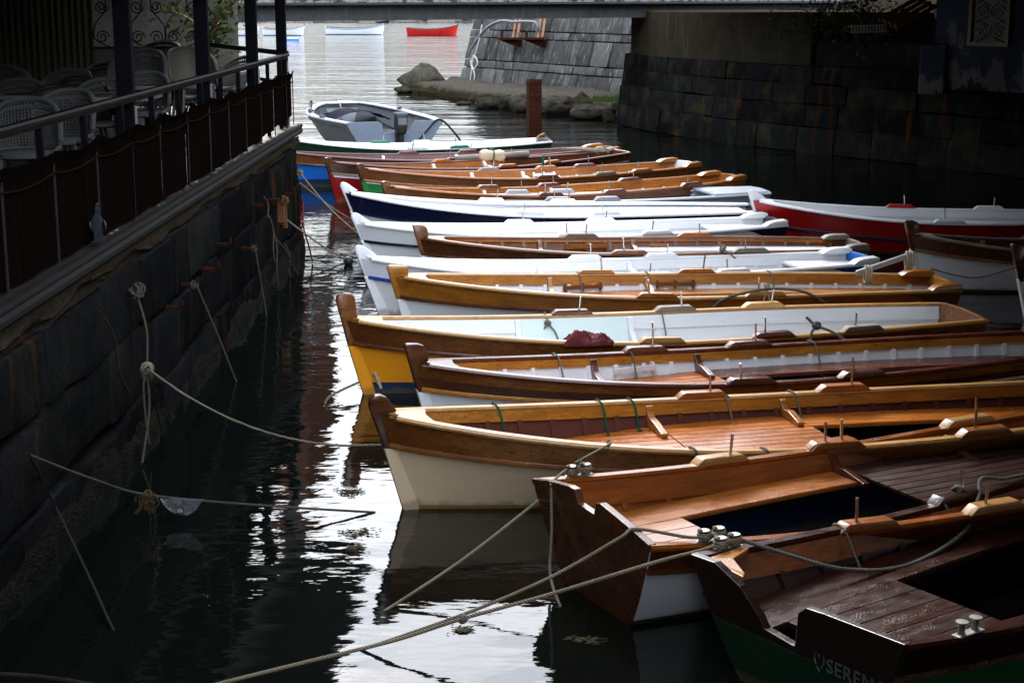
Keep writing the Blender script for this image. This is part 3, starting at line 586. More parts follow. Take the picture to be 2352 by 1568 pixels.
# ------------------------------------------------------------------ terrace on the left: canopy, fence, chairs
BLK = plain('black_painted_iron', (.004, .004, .0055), .5, Specular_IOR_Level=.02)
FX = -3.25
cn = empty('terrace_canopy', (FX, 15, QZ), 0, 'dark terrace canopy on black iron posts along the quay edge', 'canopy')
for u_, Yp in ((18, 9.9), (308, 13.8), (478, 17.3), (573, 20.6), (644, 23.25)):
    p = px(u_, 100, Y=Yp); b = MB(); b.box((FX - .06, Yp, 3.35), (.145, .10, 3.0)); loc(b.build('post', BLK, None, False, .008), cn)
    b = MB(); b.box((FX - .06 + .085, Yp - .03, 2.3), (.018, .018, .95)); loc(b.build('stay_rod', M['galv'], None), cn)
CANV = plain('brown_canopy_boards', (.035, .026, .02), .8)
b = MB(); b.prism([(FX + 1.0, 1, 4.75), (FX + 1.0, 23.6, 4.75), (-5.4, 23.6, 4.75), (-5.4, 34, 4.75), (-14, 34, 4.75), (-14, 1, 4.75)], (0, 0, .25)); loc(b.build('roof', CANV, None), cn)  # wide overhang and rear extension added to deepen the shade below
b = MB(); b.box((FX + .02, 12.2, 4.235), (.05, 22.6, 1.03)); loc(b.build('fascia', CANV, None), cn)
b = MB(); b.prism([(FX + .2, 1, 5.0), (FX + .2, 23.6, 5.0), (-12, 23.6, 5.0), (-12, 1, 5.0)], (0, 0, 3.6)); loc(b.build('upper_storey', plain('dark_upper_wall', (.05, .04, .032), .85), None), cn)
# terracotta house on the far bank, only met in the reflections
th = empty('terracotta_house', (-9, 38, 4), 0, 'terracotta house beyond the terrace on the left bank', 'building')
b = MB(); b.prism([(-16, 39.5, 3.75), (-5.25, 39.5, 3.75), (-5.25, 46, 3.75), (-16, 46, 3.75)], (0, 0, 6.0)); loc(b.build('wall', stone('terracotta_plaster', (.085, .036, .024), (.055, .024, .016), .9, .2, 0, .01, .3), None), th)
b = MB(); b.prism([(-16, 40, 3.9), (-16, 40, 1.0), (-8.0, 40, 1.0), (-8.0, 40, 3.9)], (0, 5, 0)); loc(b.build('basement', DARKW, None), th)

fe = empty('terrace_fence', (FX, 15, QZ), 0, 'dark fence of metal rail and reed screens along the terrace edge', 'fence')
b = MB(); b.sweep([(FX, 5, 2.86), (FX, 23.35, 2.86)], [(-.03, -.02), (.035, -.02), (.04, .005), (.03, .022), (-.03, .022)]); b.bar((FX, 5, 2.825), (FX, 23.3, 2.825), .04, .03)
loc(b.build('top_rail', plain('worn_rail_metal', (.0035, .0032, .003), .5, Specular_IOR_Level=.02), None), fe)
b = MB(); b.bar((FX, 23.35, 2.88), (FX - 2.2, 28.2, 2.88), .06, .07); b.bar((FX, 23.35, 2.45), (FX - 2.2, 28.2, 2.45), .05, .05); loc(b.build('end_rail', BLK, None), fe)
ys = [5.2 + i * 1.16 for i in range(16)] + [23.28]
for i, y in enumerate(ys):
    b = MB(); b.box((FX + .0, y, 2.34), (.045, .05, .96)); loc(b.build('fence_post', BLK, None), fe)
    b = MB(); b.box((FX + .072, y + .05, 2.23), (.012, .02, .78)); loc(b.build('screen_batten', plain('grey_batten', (.02, .02, .02), .5, Specular_IOR_Level=.02) if i == 0 else bpy.data.materials['grey_batten'], None), fe)
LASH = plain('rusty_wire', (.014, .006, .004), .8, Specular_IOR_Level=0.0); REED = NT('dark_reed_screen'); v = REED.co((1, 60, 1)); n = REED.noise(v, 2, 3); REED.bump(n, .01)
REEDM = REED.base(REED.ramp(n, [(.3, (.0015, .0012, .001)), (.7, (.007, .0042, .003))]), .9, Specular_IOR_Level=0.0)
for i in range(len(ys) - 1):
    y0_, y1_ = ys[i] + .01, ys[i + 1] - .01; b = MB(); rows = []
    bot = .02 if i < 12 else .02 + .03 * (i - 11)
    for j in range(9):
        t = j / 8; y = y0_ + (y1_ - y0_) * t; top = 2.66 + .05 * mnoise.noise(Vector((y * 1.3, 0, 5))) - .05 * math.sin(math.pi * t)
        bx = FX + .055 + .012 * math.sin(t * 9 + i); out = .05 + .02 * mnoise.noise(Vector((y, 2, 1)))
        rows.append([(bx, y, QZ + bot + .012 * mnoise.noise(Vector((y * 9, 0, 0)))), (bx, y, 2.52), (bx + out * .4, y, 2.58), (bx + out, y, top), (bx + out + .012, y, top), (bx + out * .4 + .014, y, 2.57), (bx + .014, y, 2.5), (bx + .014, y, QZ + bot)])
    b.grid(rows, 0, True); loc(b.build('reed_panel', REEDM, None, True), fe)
    b = MB(); b.tube([(FX + .085, y0_ + (y1_ - y0_) * t / 6, 2.5 - .03 * math.sin(math.pi * t / 6)) for t in range(7)], .008, 5); loc(b.build('lashing_rope', LASH, None), fe)

# chairs
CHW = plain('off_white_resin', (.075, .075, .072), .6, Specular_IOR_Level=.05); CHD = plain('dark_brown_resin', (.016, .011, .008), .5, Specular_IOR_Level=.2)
def make_chair(mat, solid=False, h=.9, w_=.30):
    r_ = empty('cane_chair'); b = MB(); fr = MB()
    def bpnt(ph, k):          # ph along the back, k = 0 seat height .. 1 rim
        top = .46 + (h - .46) * math.sqrt(max(0, 1 - (abs(ph) / 1.62) ** 2.2)); z = .43 + (top - .43) * k; lean = (z - .43) * .28
        return Vector((math.sin(ph) * (w_ + .02 * k), math.cos(ph) * .24 + lean * max(math.cos(ph), 0), z))
    rim = [bpnt(-1.6 + 3.2 * i / 32, 1) for i in range(33)]
    fr.tube(rim, .026, 7); fr.tube([bpnt(-1.5 + 3.0 * i / 32, .84) for i in range(33)], .012, 5); fr.tube([bpnt(-1.6 + 3.2 * i / 24, .06) for i in range(25)], .016, 5)
    for s_ in (-1, 1): fr.tube([bpnt(1.6 * s_, 1), bpnt(1.6 * s_, .5), Vector((s_ * .26, -.22, .43))], .022, 6)
    n1, n2 = 30, 16
    if solid:
        for k0 in (0, .02): b.grid([[bpnt(-1.5 + 3.0 * i / 30, j / 8) * (1 - k0) + Vector((0, 0, k0 * .5)) for i in range(31)] for j in range(9)])
    else:
        for i in range(n1 + 1):
            ph = -1.48 + 2.96 * i / n1; b.sweep([bpnt(ph, q / 6) for q in range(7)], [(-.0055, -.0055), (.0055, -.0055), (.0055, .0055), (-.0055, .0055)], (math.cos(ph), -math.sin(ph), 0), 0, False)
        for j in range(1, n2): b.tube([bpnt(-1.48 + 2.96 * i / 20, j / n2) for i in range(21)], .0062, 4)
    fr.build('frame', mat, r_, True); b.build('cane_back', mat, r_, True)
    b = MB(); b.lathe((0, 0, .40), [(.001, .05), (.24, .05), (.275, .03), (.275, 0), (.24, -.02), (.001, -.02)], 20); b.build('seat', mat, r_, True)
    for sx in (-1, 1):
        for sy in (-1, 1): b = MB(); b.tube([(sx * .19, sy * .17, .39), (sx * .235, sy * .22, 0)], .02, 6); b.build('leg', mat, r_, True)
    return r_
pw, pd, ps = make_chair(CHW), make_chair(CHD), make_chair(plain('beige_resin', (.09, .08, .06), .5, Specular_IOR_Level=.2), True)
used = set()
def chair(proto, u, vtop, ztop, rz, label, sc=1.0, zbase=QZ):
    p = px(u, vtop, ztop); o = proto if proto.name not in used else copy_tree(proto); used.add(proto.name)
    o.location = (p.x, p.y - .2, ztop - .9 * sc); o.rotation_euler = (0, 0, rz); o.scale = (sc,) * 3
    tag(o, label, 'chair', 'cane chairs on the terrace'); return o
Z1 = QZ + .90
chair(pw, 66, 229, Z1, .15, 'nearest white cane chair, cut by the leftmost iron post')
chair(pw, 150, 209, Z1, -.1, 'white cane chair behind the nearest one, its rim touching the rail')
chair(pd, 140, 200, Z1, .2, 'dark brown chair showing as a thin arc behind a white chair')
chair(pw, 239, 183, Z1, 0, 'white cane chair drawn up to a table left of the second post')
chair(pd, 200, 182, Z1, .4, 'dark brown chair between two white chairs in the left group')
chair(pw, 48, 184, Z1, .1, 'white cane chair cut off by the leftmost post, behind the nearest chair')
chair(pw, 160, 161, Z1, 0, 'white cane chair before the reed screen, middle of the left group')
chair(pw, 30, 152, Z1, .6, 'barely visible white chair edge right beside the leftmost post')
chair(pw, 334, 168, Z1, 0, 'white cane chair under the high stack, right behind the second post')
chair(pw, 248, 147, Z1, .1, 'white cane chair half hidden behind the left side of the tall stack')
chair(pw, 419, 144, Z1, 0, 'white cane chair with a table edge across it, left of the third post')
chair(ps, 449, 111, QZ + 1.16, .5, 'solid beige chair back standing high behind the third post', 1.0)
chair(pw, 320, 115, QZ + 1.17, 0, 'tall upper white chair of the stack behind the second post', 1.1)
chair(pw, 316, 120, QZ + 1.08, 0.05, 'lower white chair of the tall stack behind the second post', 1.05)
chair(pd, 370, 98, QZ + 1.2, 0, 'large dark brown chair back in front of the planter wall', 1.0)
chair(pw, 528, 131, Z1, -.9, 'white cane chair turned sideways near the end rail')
TAB = plain('dark_table_top', (.02, .018, .016), .5, Specular_IOR_Level=.15); TABW = plain('pale_table_edge', (.14, .135, .125), .5, Specular_IOR_Level=.2)
def table(u, v, label, w_=.8):
    p = px(u, v, QZ + .74); r_ = empty('terrace_table', (p.x, p.y, QZ), 0, label, 'table', 'square terrace tables')
    b = MB(); b.box((0, 0, .738), (w_, w_, .03)); b.build('table_top', TAB, r_, False, .004); b = MB()
    for s_ in (-1, 1): b.box((s_ * (w_ / 2 + .006), 0, .735), (.012, w_ + .024, .045)); b.box((0, s_ * (w_ / 2 + .006), .735), (w_, .012, .045))
    b.build('edge_band', TABW, r_); b = MB(); b.lathe((0, 0, 0), [(.22, 0), (.22, .02), (.04, .05), (.035, .72), (.15, .722)], 14); b.build('pedestal', BLK, r_, True)
table(335, 197, 'dark square table behind the second iron post'); table(418, 180, 'dark square table between the second and third iron posts')
table(270, 222, 'dark square table in front of the white chairs left of the second post'); table(500, 166, 'dark square table just right of the third iron post')
table(95, 218, 'dark square table among the leftmost chairs')
# reed screen, grille, planter wall, plant
b = MB(); a_, c_ = px(-60, 100, Y=24.5), px(214, 100, Y=25.2); a_.z = c_.z = 1.86; d_ = (c_ - a_); rows = []
for i in range(60):
    p = a_ + d_ * i / 59; o_ = .02 * math.sin(i * 1.9); rows.append([p + Vector((0, o_, 0)), p + Vector((0, o_, 2.9)), p + Vector((0, .05 + o_, 2.9)), p + Vector((0, .05 + o_, 0))])
b.grid(rows, 0, True); SCR = NT('woven_screen'); v = SCR.co((40, 1, 8)); n = SCR.noise(v, 2, 3); SCR.bump(n, .01)
tag(b.build('reed_screen', SCR.base(SCR.ramp(n, [(.3, (.02, .016, .01)), (.7, (.05, .042, .028))]), .9, Specular_IOR_Level=.05), None), 'tall brown reed screen closing the back of the terrace', 'screen')
gy = 28.5; ga, gc = px(216, 84, Y=gy), px(462, 84, Y=gy)
b = MB(); b.prism([(ga.x - 4, gy + .6, 1.8), (gc.x + .1, gy + .6, 1.8), (gc.x + .1, gy + .9, 1.8), (ga.x - 4, gy + .9, 1.8)], (0, 0, 1.0)); tag(b.build('planter_wall', plain('black_planter', (.012, .012, .012), .6), None), 'low black wall behind the chairs under the scroll grille', 'wall')
b = MB(); b.prism([(ga.x - 4, gy + 2.4, 1.8), (gc.x + .2, gy + 2.4, 1.8), (gc.x + .2, gy + 2.7, 1.8), (ga.x - 4, gy + 2.7, 1.8)], (0, 0, 3.6)); tag(b.build('plaster_wall', stone('pale_plaster', (.10, .095, .085), (.07, .065, .055), .9, .2, .3, .01, .5), None), 'pale plaster wall behind the scroll grille', 'wall')
b = MB(); g0 = Vector((ga.x, gy, 0)); W_ = gc.x - ga.x; EX = Vector((1, 0, 0))
for k in range(3):
    cx = ga.x + W_ * (k + .5) / 3
    for sx in (-1, 1):
        for zz, sz in ((2.98, 1), (3.5, -1)): b.tube(scroll((cx + sx * .17, gy, zz), EX, EZ, .12, 1.7, -sx, sz), .012, 5)
        b.tube(spline([(cx + sx * .02, gy, 2.8), (cx + sx * .3, gy, 2.95), (cx + sx * .28, gy, 3.2), (cx + sx * .1, gy, 3.45), (cx + sx * .08, gy, 3.75)], 6), .012, 5)
b.bar((ga.x, gy, 2.79), (gc.x, gy, 2.79), .03, .03); b.bar((ga.x, gy, 3.8), (gc.x, gy, 3.8), .03, .03); b.bar((gc.x, gy, 1.86), (gc.x, gy, 4.5), .04, .04); b.bar((ga.x, gy, 1.86), (ga.x, gy, 4.5), .04, .04)
tag(b.build('scroll_grille', BLK, None, True), 'black wrought iron grille with scrolls before the pale wall', 'grille')
shrub('potted_plant', px(478, 92, Y=27.6), (.9, .5, 1.1), 520, 'yellow green leafy plant at the terrace corner behind the third post', [plain('leaf_yellow_green', (.04, .05, .008), .6, Specular_IOR_Level=.15), LEAF], .13, 8, 'plant', .2, 9)
# fallen leaves and pigeon on the ledge
b = MB()
for k in range(70):
    y = rnd.choice((12.6, 14.4, 15.5, 16.5, 18, 19.5, 21.5)) + rnd.gauss(0, .5); x = rnd.uniform(QX - .1, QX - .01) if rnd.random() < .8 else QX - .12; a = rnd.uniform(0, 6.28); l = rnd.uniform(.015, .035)
    q = Vector((x, y, QZ + .008)); d = Vector((math.cos(a) * l, math.sin(a) * l, .006)); e = Vector((-d.y * .5, d.x * .5, .004)); b.add([q - d, q + e, q + d, q - e], [(0, 1, 2, 3)], rnd.randrange(2))
tag(b.build('fallen_leaves', [plain('green_leaf', (.05, .14, .02), .5), plain('dry_leaf', (.2, .15, .08), .7)], None), 'scattered green and dry leaves on the quay ledge', 'leaves', kind='stuff')
pg = empty('pigeon', (QX - .035, 12.0, QZ), 1.9, 'grey pigeon standing on the quay ledge below the fence', 'pigeon')
PGM = plain('pigeon_grey', (.016, .018, .024), .7, Specular_IOR_Level=.02); PGD = plain('pigeon_dark', (.010, .011, .018), .5, Specular_IOR_Level=.2)
bm = bmesh.new(); bmesh.ops.create_uvsphere(bm, u_segments=20, v_segments=16, radius=1)
for v in bm.verts:
    x, y, z = v.co; t = (x + 1) / 2; v.co = Vector((x * .13 - .02, y * .062 * (1.1 - .35 * abs(t - .6)), .135 + z * .065 * (.45 + .75 * t) + x * .045))
for (c, r, s_) in (((.105, 0, .225), .048, (1, .9, 1.25)), ((.125, 0, .275), .033, (1.1, .95, 1))):
    bmesh.ops.create_uvsphere(bm, u_segments=14, v_segments=10, radius=r, matrix=Matrix.Translation(c) @ Matrix.Diagonal((*s_, 1)))
me = bpy.data.meshes.new('body'); bm.to_mesh(me); bm.free(); me.materials.append(PGM); me.polygons.foreach_set('use_smooth', [True] * len(me.polygons))
o = bpy.data.objects.new('body', me); col.objects.link(o); o.parent = pg
md = o.modifiers.new('remesh', 'REMESH'); md.mode = 'VOXEL'; md.voxel_size = .007; md.use_smooth_shade = True
b = MB(); b.prism([(-.12, -.03, .10), (-.12, .03, .10), (-.26, .04, .045), (-.26, -.04, .045)], (0, 0, .012)); b.build('tail', PGD, pg)
for s_ in (-1, 1):
    b = MB(); b.ball((-.03, s_ * .055, .135), .1, 8, (1.15, .16, .42)); b.build('wing', PGD, pg, True)
    b = MB(); b.tube([(.0, s_ * .03, .09), (.005, s_ * .03, .01)], .006, 5); b.tube([(.005, s_ * .03, .008), (.045, s_ * .03, .005)], .005, 5); b.tube([(.005, s_ * .03, .008), (.03, s_ * .05, .005)], .004, 5); b.build('leg', plain('pigeon_leg', (.3, .06, .05), .5), pg)
    b = MB(); b.ball((.137, s_ * .029, .281), .006, 5); b.build('eye', plain('pigeon_eye', (.4, .1, .01), .2), pg)
b = MB(); b.lathe((.15, 0, .272), [(.011, 0), (.009, .012), (.001, .032)], 8, 0, (1, 0, -.25)); b.build('beak', PGD, pg, True)
# ------------------------------------------------------------------ boats
class Hull:
    def __init__(h, L, B, zb, zm, zs, t, rake=.28, full=.75, zk=-.25, mid=.5, flare=0.0):
        h.L, h.B, h.zb, h.zm, h.zs, h.t, h.rake, h.full, h.zk, h.mid = L, B, zb, zm, zs, t, rake, full, zk, mid
    def hb(h, s):
        if s <= h.mid: return max(.02, h.B / 2 * math.sin(math.pi / 2 * s / h.mid) ** h.full)
        return h.B / 2 * (1 - (1 - h.t) * ((s - h.mid) / (1 - h.mid)) ** 2)
    def zsh(h, s):
        m_ = .58
        return h.zm + ((h.zb - h.zm) * ((m_ - s) / m_) ** 2.2 if s < m_ else (h.zs - h.zm) * ((s - m_) / (1 - m_)) ** 2)
    def y(h, s, z):
        zs_ = h.zsh(s); tau = min(max((z - h.zk) / (zs_ - h.zk), 0), 1.2)
        q = .85 - .5 * min(s / .45, 1) if s < .5 else .35 + .12 * (s - .5) * 2
        return h.hb(s) * tau ** q
    def x(h, s, z):
        d = h.zsh(s) - z
        return s * h.L + h.rake * d * max(0, 1 - s * 3) ** 1.5 - .12 * d * max(0, s - .7) / .3
    def p(h, s, z, side, off=0.0):
        return Vector((h.x(s, z), side * max(h.y(s, z) + off, .004), z))
    def inn(h, s, z, off=.04): return max(h.y(s, z) - off, 0)
SS = [0, .008, .02, .04, .065] + [.1 + .9 * i / 30 for i in range(31)]
def rows_between(h, za, zb_, n, side, off, ss=SS):
    """grid rows from height function za(s) down to zb_(s)"""
    return [[h.p(s, za(s) + (zb_(s) - za(s)) * j / n, side, off) for s in ss] for j in range(n + 1)]
def stem_poly(kind, d1):
    if kind == 'square': return [(-.055, -d1 - .03), (.05, -d1 - .03), (.06, 0), (.16, .005), (.165, .085), (.145, .105), (-.05, .115), (-.075, .09)]
    if kind == 'curved': return [(-.045, -d1 - .03), (.05, -d1 - .03), (.06, 0), (.125, .01), (.125, .10), (.10, .145), (.05, .165), (-.05, .17), (-.07, .155)]
    if kind == 'round': return [(-.05, -d1 - .03), (.05, -d1 - .03), (.06, 0), (.125, .01), (.10, .06), (.065, .115), (.02, .14), (-.03, .14), (-.065, .11), (-.075, .05)]
    if kind == 'tall': return [(-.05, -d1 - .03), (.05, -d1 - .03), (.06, 0), (.12, .0), (.115, .20), (.09, .235), (.03, .245), (-.045, .225), (-.065, .18)]
    if kind == 'low': return [(-.05, -d1 - .03), (.05, -d1 - .03), (.06, 0), (.09, .01), (.08, .07), (.0, .085), (-.06, .07)]
    if kind == 'fin': return [(-.04, -d1 - .03), (.05, -d1 - .03), (.06, 0), (.20, .015), (.15, .05), (.06, .125), (.01, .145), (-.04, .135), (-.06, .09)]
def boat(name, label, bow, stern, c, B=1.7, zb=.75, zm=.47, zs=.52, t=.62, rake=.28, full=.75, group='boats moored to the quay', category='rowing boat'):
    bow, stern = Vector(bow), Vector(stern); dx = stern.xy - bow.xy; L_ = dx.length; a = math.atan2(dx.y, dx.x)
    h = Hull(L_, B, zb, zm, zs, t, rake, full); r_ = empty(name, (bow.x, bow.y, 0), a, label, category, group)
    g = lambda k, d=None: c.get(k, d)
    d1 = g('d1', .17); zw = g('zw', .035); MM = lambda k, d=None: M[g(k, d)]
    # painted hull, bottom, strake, rub rail
    b = MB(); bb = MB(); st = MB()
    dd = lambda s: d1 * (1 + .25 * max(0, 1 - s * 4))
    for sd_ in (1, -1):
        b.grid(rows_between(h, lambda s: h.zsh(s) - .03, lambda s: zw, 10, sd_, 0)); bb.grid(rows_between(h, lambda s: zw, lambda s: -.245, 5, sd_, 0))
        rs = rows_between(h, lambda s: h.zsh(s) - .012, lambda s: h.zsh(s) - dd(s), 4, sd_, .014); rs.append([h.p(s, h.zsh(s) - dd(s), sd_, -.005) for s in SS]); st.grid(rs)
    tk = .04                                   # transom
    top = g('top', [(-1, .02), (-.8, .035), (0, .05), (.8, .035), (1, .02)])
    out = [(sd_ * h.y(1, z), z) for sd_, zz in ((1, [h.zsh(1) + top[-1][1]] + [h.zsh(1) - k * (h.zsh(1) + .22) / 10 for k in range(11)]),) for z in zz]
    left = [(-y, z) for y, z in out[::-1]]
    tops = [(yf * h.hb(1), h.zsh(1) + dz) for yf, dz in top][1:-1]
    poly = out + left + tops
    def tx(z): return h.x(1, z)
    tb = MB(); tb.prism([(tx(z) - tk, y, z) for y, z in poly], (tk + .012, 0, 0))
    b.build('hull', MM('hull', 'white'), r_, True, 0, 35); bb.build('bottom_paint', MM('boot', 'navy'), r_, True)
    st.build('sheer_strake', MM('strake', 'gold'), r_, True); tb.build('transom', MM('transom', g('strake', 'gold')), r_, False, .006)
    if g('tpaint'):
        tp = MB(); zc_ = h.zsh(1) - g('tcut', .2); o2 = [(y * .985, z) for y, z in out if z <= zc_]; o2 = [(h.y(1, zc_) * .985, zc_)] + o2
        tp.prism([(tx(z) + .0125, y, z) for y, z in o2 + [(-y, z) for y, z in o2[::-1]]], (.006, 0, 0)); tp.build('transom_paint', M[g('tpaint')], r_)
    b = MB()
    for sd_ in (1, -1):
        pth = [h.p(s, h.zsh(s) - dd(s), sd_, .014) for s in SS]
        b.sweep(pth, [(-.016 * sd_ * 0 - .012, -.018), (.012, -.018), (.018, 0), (.012, .018), (-.012, .018)])
    b.build('rubbing_strake', MM('rub', 'dark'), r_, True)
    if g('strake2'):
        b = MB()
        for sd_ in (1, -1): b.grid(rows_between(h, lambda s: h.zsh(s) - dd(s) * .52, lambda s: h.zsh(s) - dd(s), 2, sd_, .0165))
        b.build('lower_strake', M[g('strake2')], r_, True)
    if g('stripe'):
        b = MB()
        for sd_ in (1, -1): b.grid(rows_between(h, lambda s: h.zsh(s) - dd(s) - .015, lambda s: h.zsh(s) - dd(s) - .015 - g('stripew', .04), 2, sd_, .006))
        b.build('painted_stripe', M[g('stripe')], r_, True)
    # stem
    sl = h.rake; z0 = h.zsh(0)
    b = MB(); lowz = [z0 - d1 * 1.25 + .0, .2, zw, -.22]
    fr_ = [(h.x(0, z) - .05, z) for z in lowz]; bk_ = [(h.x(0, z) + .07, z) for z in lowz[::-1]]
    b.prism([(x, -.034, z) for x, z in fr_ + bk_], (0, .068, 0)); b.build('stem', MM('stem', g('hull', 'white')), r_, False, .008)
    kind = g('head', 'square')
    if kind:
        th = .032 if kind == 'fin' else .074
        po = [(x + (h.rake * -z if z < 0 else -h.rake * .35 * z), z0 + z) for x, z in stem_poly(kind, dd(0))]
        b = MB(); b.prism([(x, -th / 2, z) for x, z in po], (0, th, 0)); b.build('stem_post', MM('headm', g('strake', 'gold')), r_, True, .012, 50)
    # gunwale
    gw, gh = g('gw', .085), .034
    for sd_ in (1, -1):
        ss = [s for s in SS if s >= .02]; pth = [h.p(s, h.zsh(s) + .002, sd_, -gw / 2 + .028) for s in ss]
        k = gw / 2; pr_ = [(-k, -gh / 2), (k, -gh / 2), (k + .004, 0), (k - .01, gh / 2), (-k + .01, gh / 2), (-k - .004, 0)]
        MB().sweep(pth, pr_).build('gunwale', MM('gun', 'goldtop'), r_, True, 0, 30)
    b = MB(); e = [h.p(s, h.zsh(s) + .004, 1, -.03) for s in (.012, .035, .06)]; b.prism([Vector((.03, 0, z0 + .004))] + e + [Vector((.055 * L_, 0, h.zsh(.05) + .0))] + [Vector((q.x, -q.y, q.z)) for q in e[::-1]], (0, 0, .016)); b.build('breasthook', MM('gun', 'goldtop'), r_)
    # inside: lining, inwale, ribs
    pz = g('pz', .165)                           # platform depth under the midship sheer
    zf = h.zm - pz; d2 = g('d2', .12); ib = [.03 + .963 * i / 34 for i in range(35)]
    b = MB(); bl = MB(); iw = MB()
    zlow = min(zf, .12)
    for sd_ in (1, -1):
        b.grid(rows_between(h, lambda s: h.zsh(s), lambda s: zf - .02, 6, sd_, -.035, ib)); bl.grid(rows_between(h, lambda s: zf - .02, lambda s: -.14, 4, sd_, -.035, ib))
        if d2: 
            rs = rows_between(h, lambda s: h.zsh(s) - .012, lambda s: h.zsh(s) - .012 - d2, 3, sd_, -.055, ib); rs.append([h.p(s, h.zsh(s) - .012 - d2, sd_, -.034) for s in ib]); iw.grid(rs)
    b.build('inner_planking', MM('lining', 'white'), r_, True); bl.build('bilge_planking', MM('well', 'navy'), r_, True)
    if d2: iw.build('inwale', MM('inwale', 'gold'), r_, True)
    b = MB(); fl = [.06 + .92 * i / 20 for i in range(21)]; b.grid([[Vector((h.x(s, -.1), sd_ * h.inn(s, -.1, .03), -.1)) for sd_ in (-1, 1)] for s in fl]); b.build('bilge_floor', MM('well', 'navy'), r_)
    if g('ribs', 0):
        n = g('ribs')
        for i in range(n):
            s = .14 + .82 * i / (n - 1)
            for sd_ in (1, -1):
                q = MB(); rs = []
                zt = h.zsh(s) - .012 - d2 * .9
                for z in (zt, (zt + zf) / 2, zf - .05): rs.append([h.p(s + e_ / L_, z, sd_, o_) for e_, o_ in ((-.02, -.034), (-.02, -.058), (.02, -.058), (.02, -.034))])
                q.grid(rs).build('rib', MM('ribm', g('lining', 'white')), r_)
    # platform planks
    def deck(nm, s0, s1, z, mat, wpl=.1, gap=.013, off=.05, parent=r_, th=.02):
        b = MB(); ym = h.B / 2; k = -ym; ss_ = [s0 + (s1 - s0) * i / 24 for i in range(25)]
        while k < ym:
            y0_, y1_ = k + gap / 2, k + wpl - gap / 2; cur = []
            for s in ss_:
                w_ = h.inn(s, z, off); a_, c_ = max(min(y0_, w_), -w_), max(min(y1_, w_), -w_)
                if c_ - a_ > .004: cur.append([Vector((h.x(s, z), q, z + dz)) for q, dz in ((a_, 0), (c_, 0), (c_, -th), (a_, -th))])
            if len(cur) > 1: b.grid(cur, 0, True); n0 = len(b.v) - 4 * len(cur); n1 = len(b.v) - 4; b.f += [(n0, n0 + 1, n0 + 2, n0 + 3), (n1 + 3, n1 + 2, n1 + 1, n1)]; b.m += [0, 0]
            k += wpl
        if b.v: return b.build(nm, mat, parent)
    for (s0, s1, dz, mt) in g('plat', [(.08, .6, 0, 'floor')]): deck('floorboards', s0, s1, zf + dz, M[mt], g('pw', .105))
    for (s0, s1, w_, dz, mt) in g('bench', []):
        for sd_ in (1, -1):
            b = MB(); rs = []
            for i in range(19):
                s = s0 + (s1 - s0) * i / 18; z = zf + dz; yo = h.inn(s, z, .045); yi = max(yo - w_, .02)
                rs.append([Vector((h.x(s, z), sd_ * q, z + e_)) for q, e_ in ((yo, 0), (yi + .008, 0), (yi, -.012), (yi, -.03), (yo, -.03))])
            b.grid(rs, 0, True); b.f += [tuple(range(5)), tuple(range(len(b.v) - 5, len(b.v)))]; b.m += [0, 0]; b.build('side_bench', M[mt], r_)
    for (s0, s1, dz, mt) in g('seat', []): deck('thwart', s0, s1, zf + dz, M[mt], .17, .010, .045, r_, .03)
    # knees
    for s in g('knees', []):
        for sd_ in (1, -1):
            zt = h.zsh(s) - .015; zz = zf + .005; yo = h.inn(s, zt, .05); yb = h.inn(s, zz, .06); x_ = h.x(s, zt); ht = zt - zz
            po = [(yo, zt), (yo - .05, zt), (yo - .07, zt - ht * .25), (yo - .115, zt - ht * .5), (yo - .20, zz + .075), (yb - .30, zz + .04), (yb - .34, zz + .03), (yb - .34, zz), (yb, zz)]
            MB().prism([(x_ - .028, sd_ * q, z) for q, z in po], (.056, 0, 0)).build('knee', MM('kneem', g('inwale', 'gold')), r_, False, .006)
    # thole pads and pins
    for i, s_f in enumerate(g('pads', [])):
        for sd_ in (1, -1):
            s = s_f + (g('stag', .07) if sd_ < 0 else 0)
            lp = g('padl', .46) / L_; hp = g('padh', .05); kk = .05; q = MB(); rs = []
            for ds, f in ((-.5, .0), (-.5 + .1, .75), (-.5 + .14, 1), (.36, 1), (.4, .75), (.5, 0)):
                s_ = s + ds * lp; z = h.zsh(s_) + .016; p0 = h.p(s_, z, sd_, -gw / 2 + .03)
                rs.append([p0 + Vector((0, sd_ * e, dz)) for e, dz in ((-kk, -.004), (-kk, hp * f), (kk, hp * f), (kk, -.004))])
            q.grid(rs, 0, True); q.f += [(0, 1, 2, 3), tuple(range(len(q.v) - 4, len(q.v)))]; q.m += [0, 0]
            pm = g('padm', ['red', 'goldtop']); mt = pm if isinstance(pm, str) else pm[(i + (sd_ > 0)) % len(pm)]
            pad = q.build('thole_pad', M[mt], r_, True, .004, 40)
            if i in g('pins', (0, 1, 2, 3)):
                z = h.zsh(s); p0 = h.p(s + .012 * sd_, z, sd_, -gw / 2 + .03); tl = Vector((rnd.uniform(-.03, .03), rnd.uniform(-.02, .02), .2 + rnd.uniform(-.02, .03)))
                MB().tube([p0, p0 + tl], .0105, 8).build('thole_pin', M['steel'], pad, True)
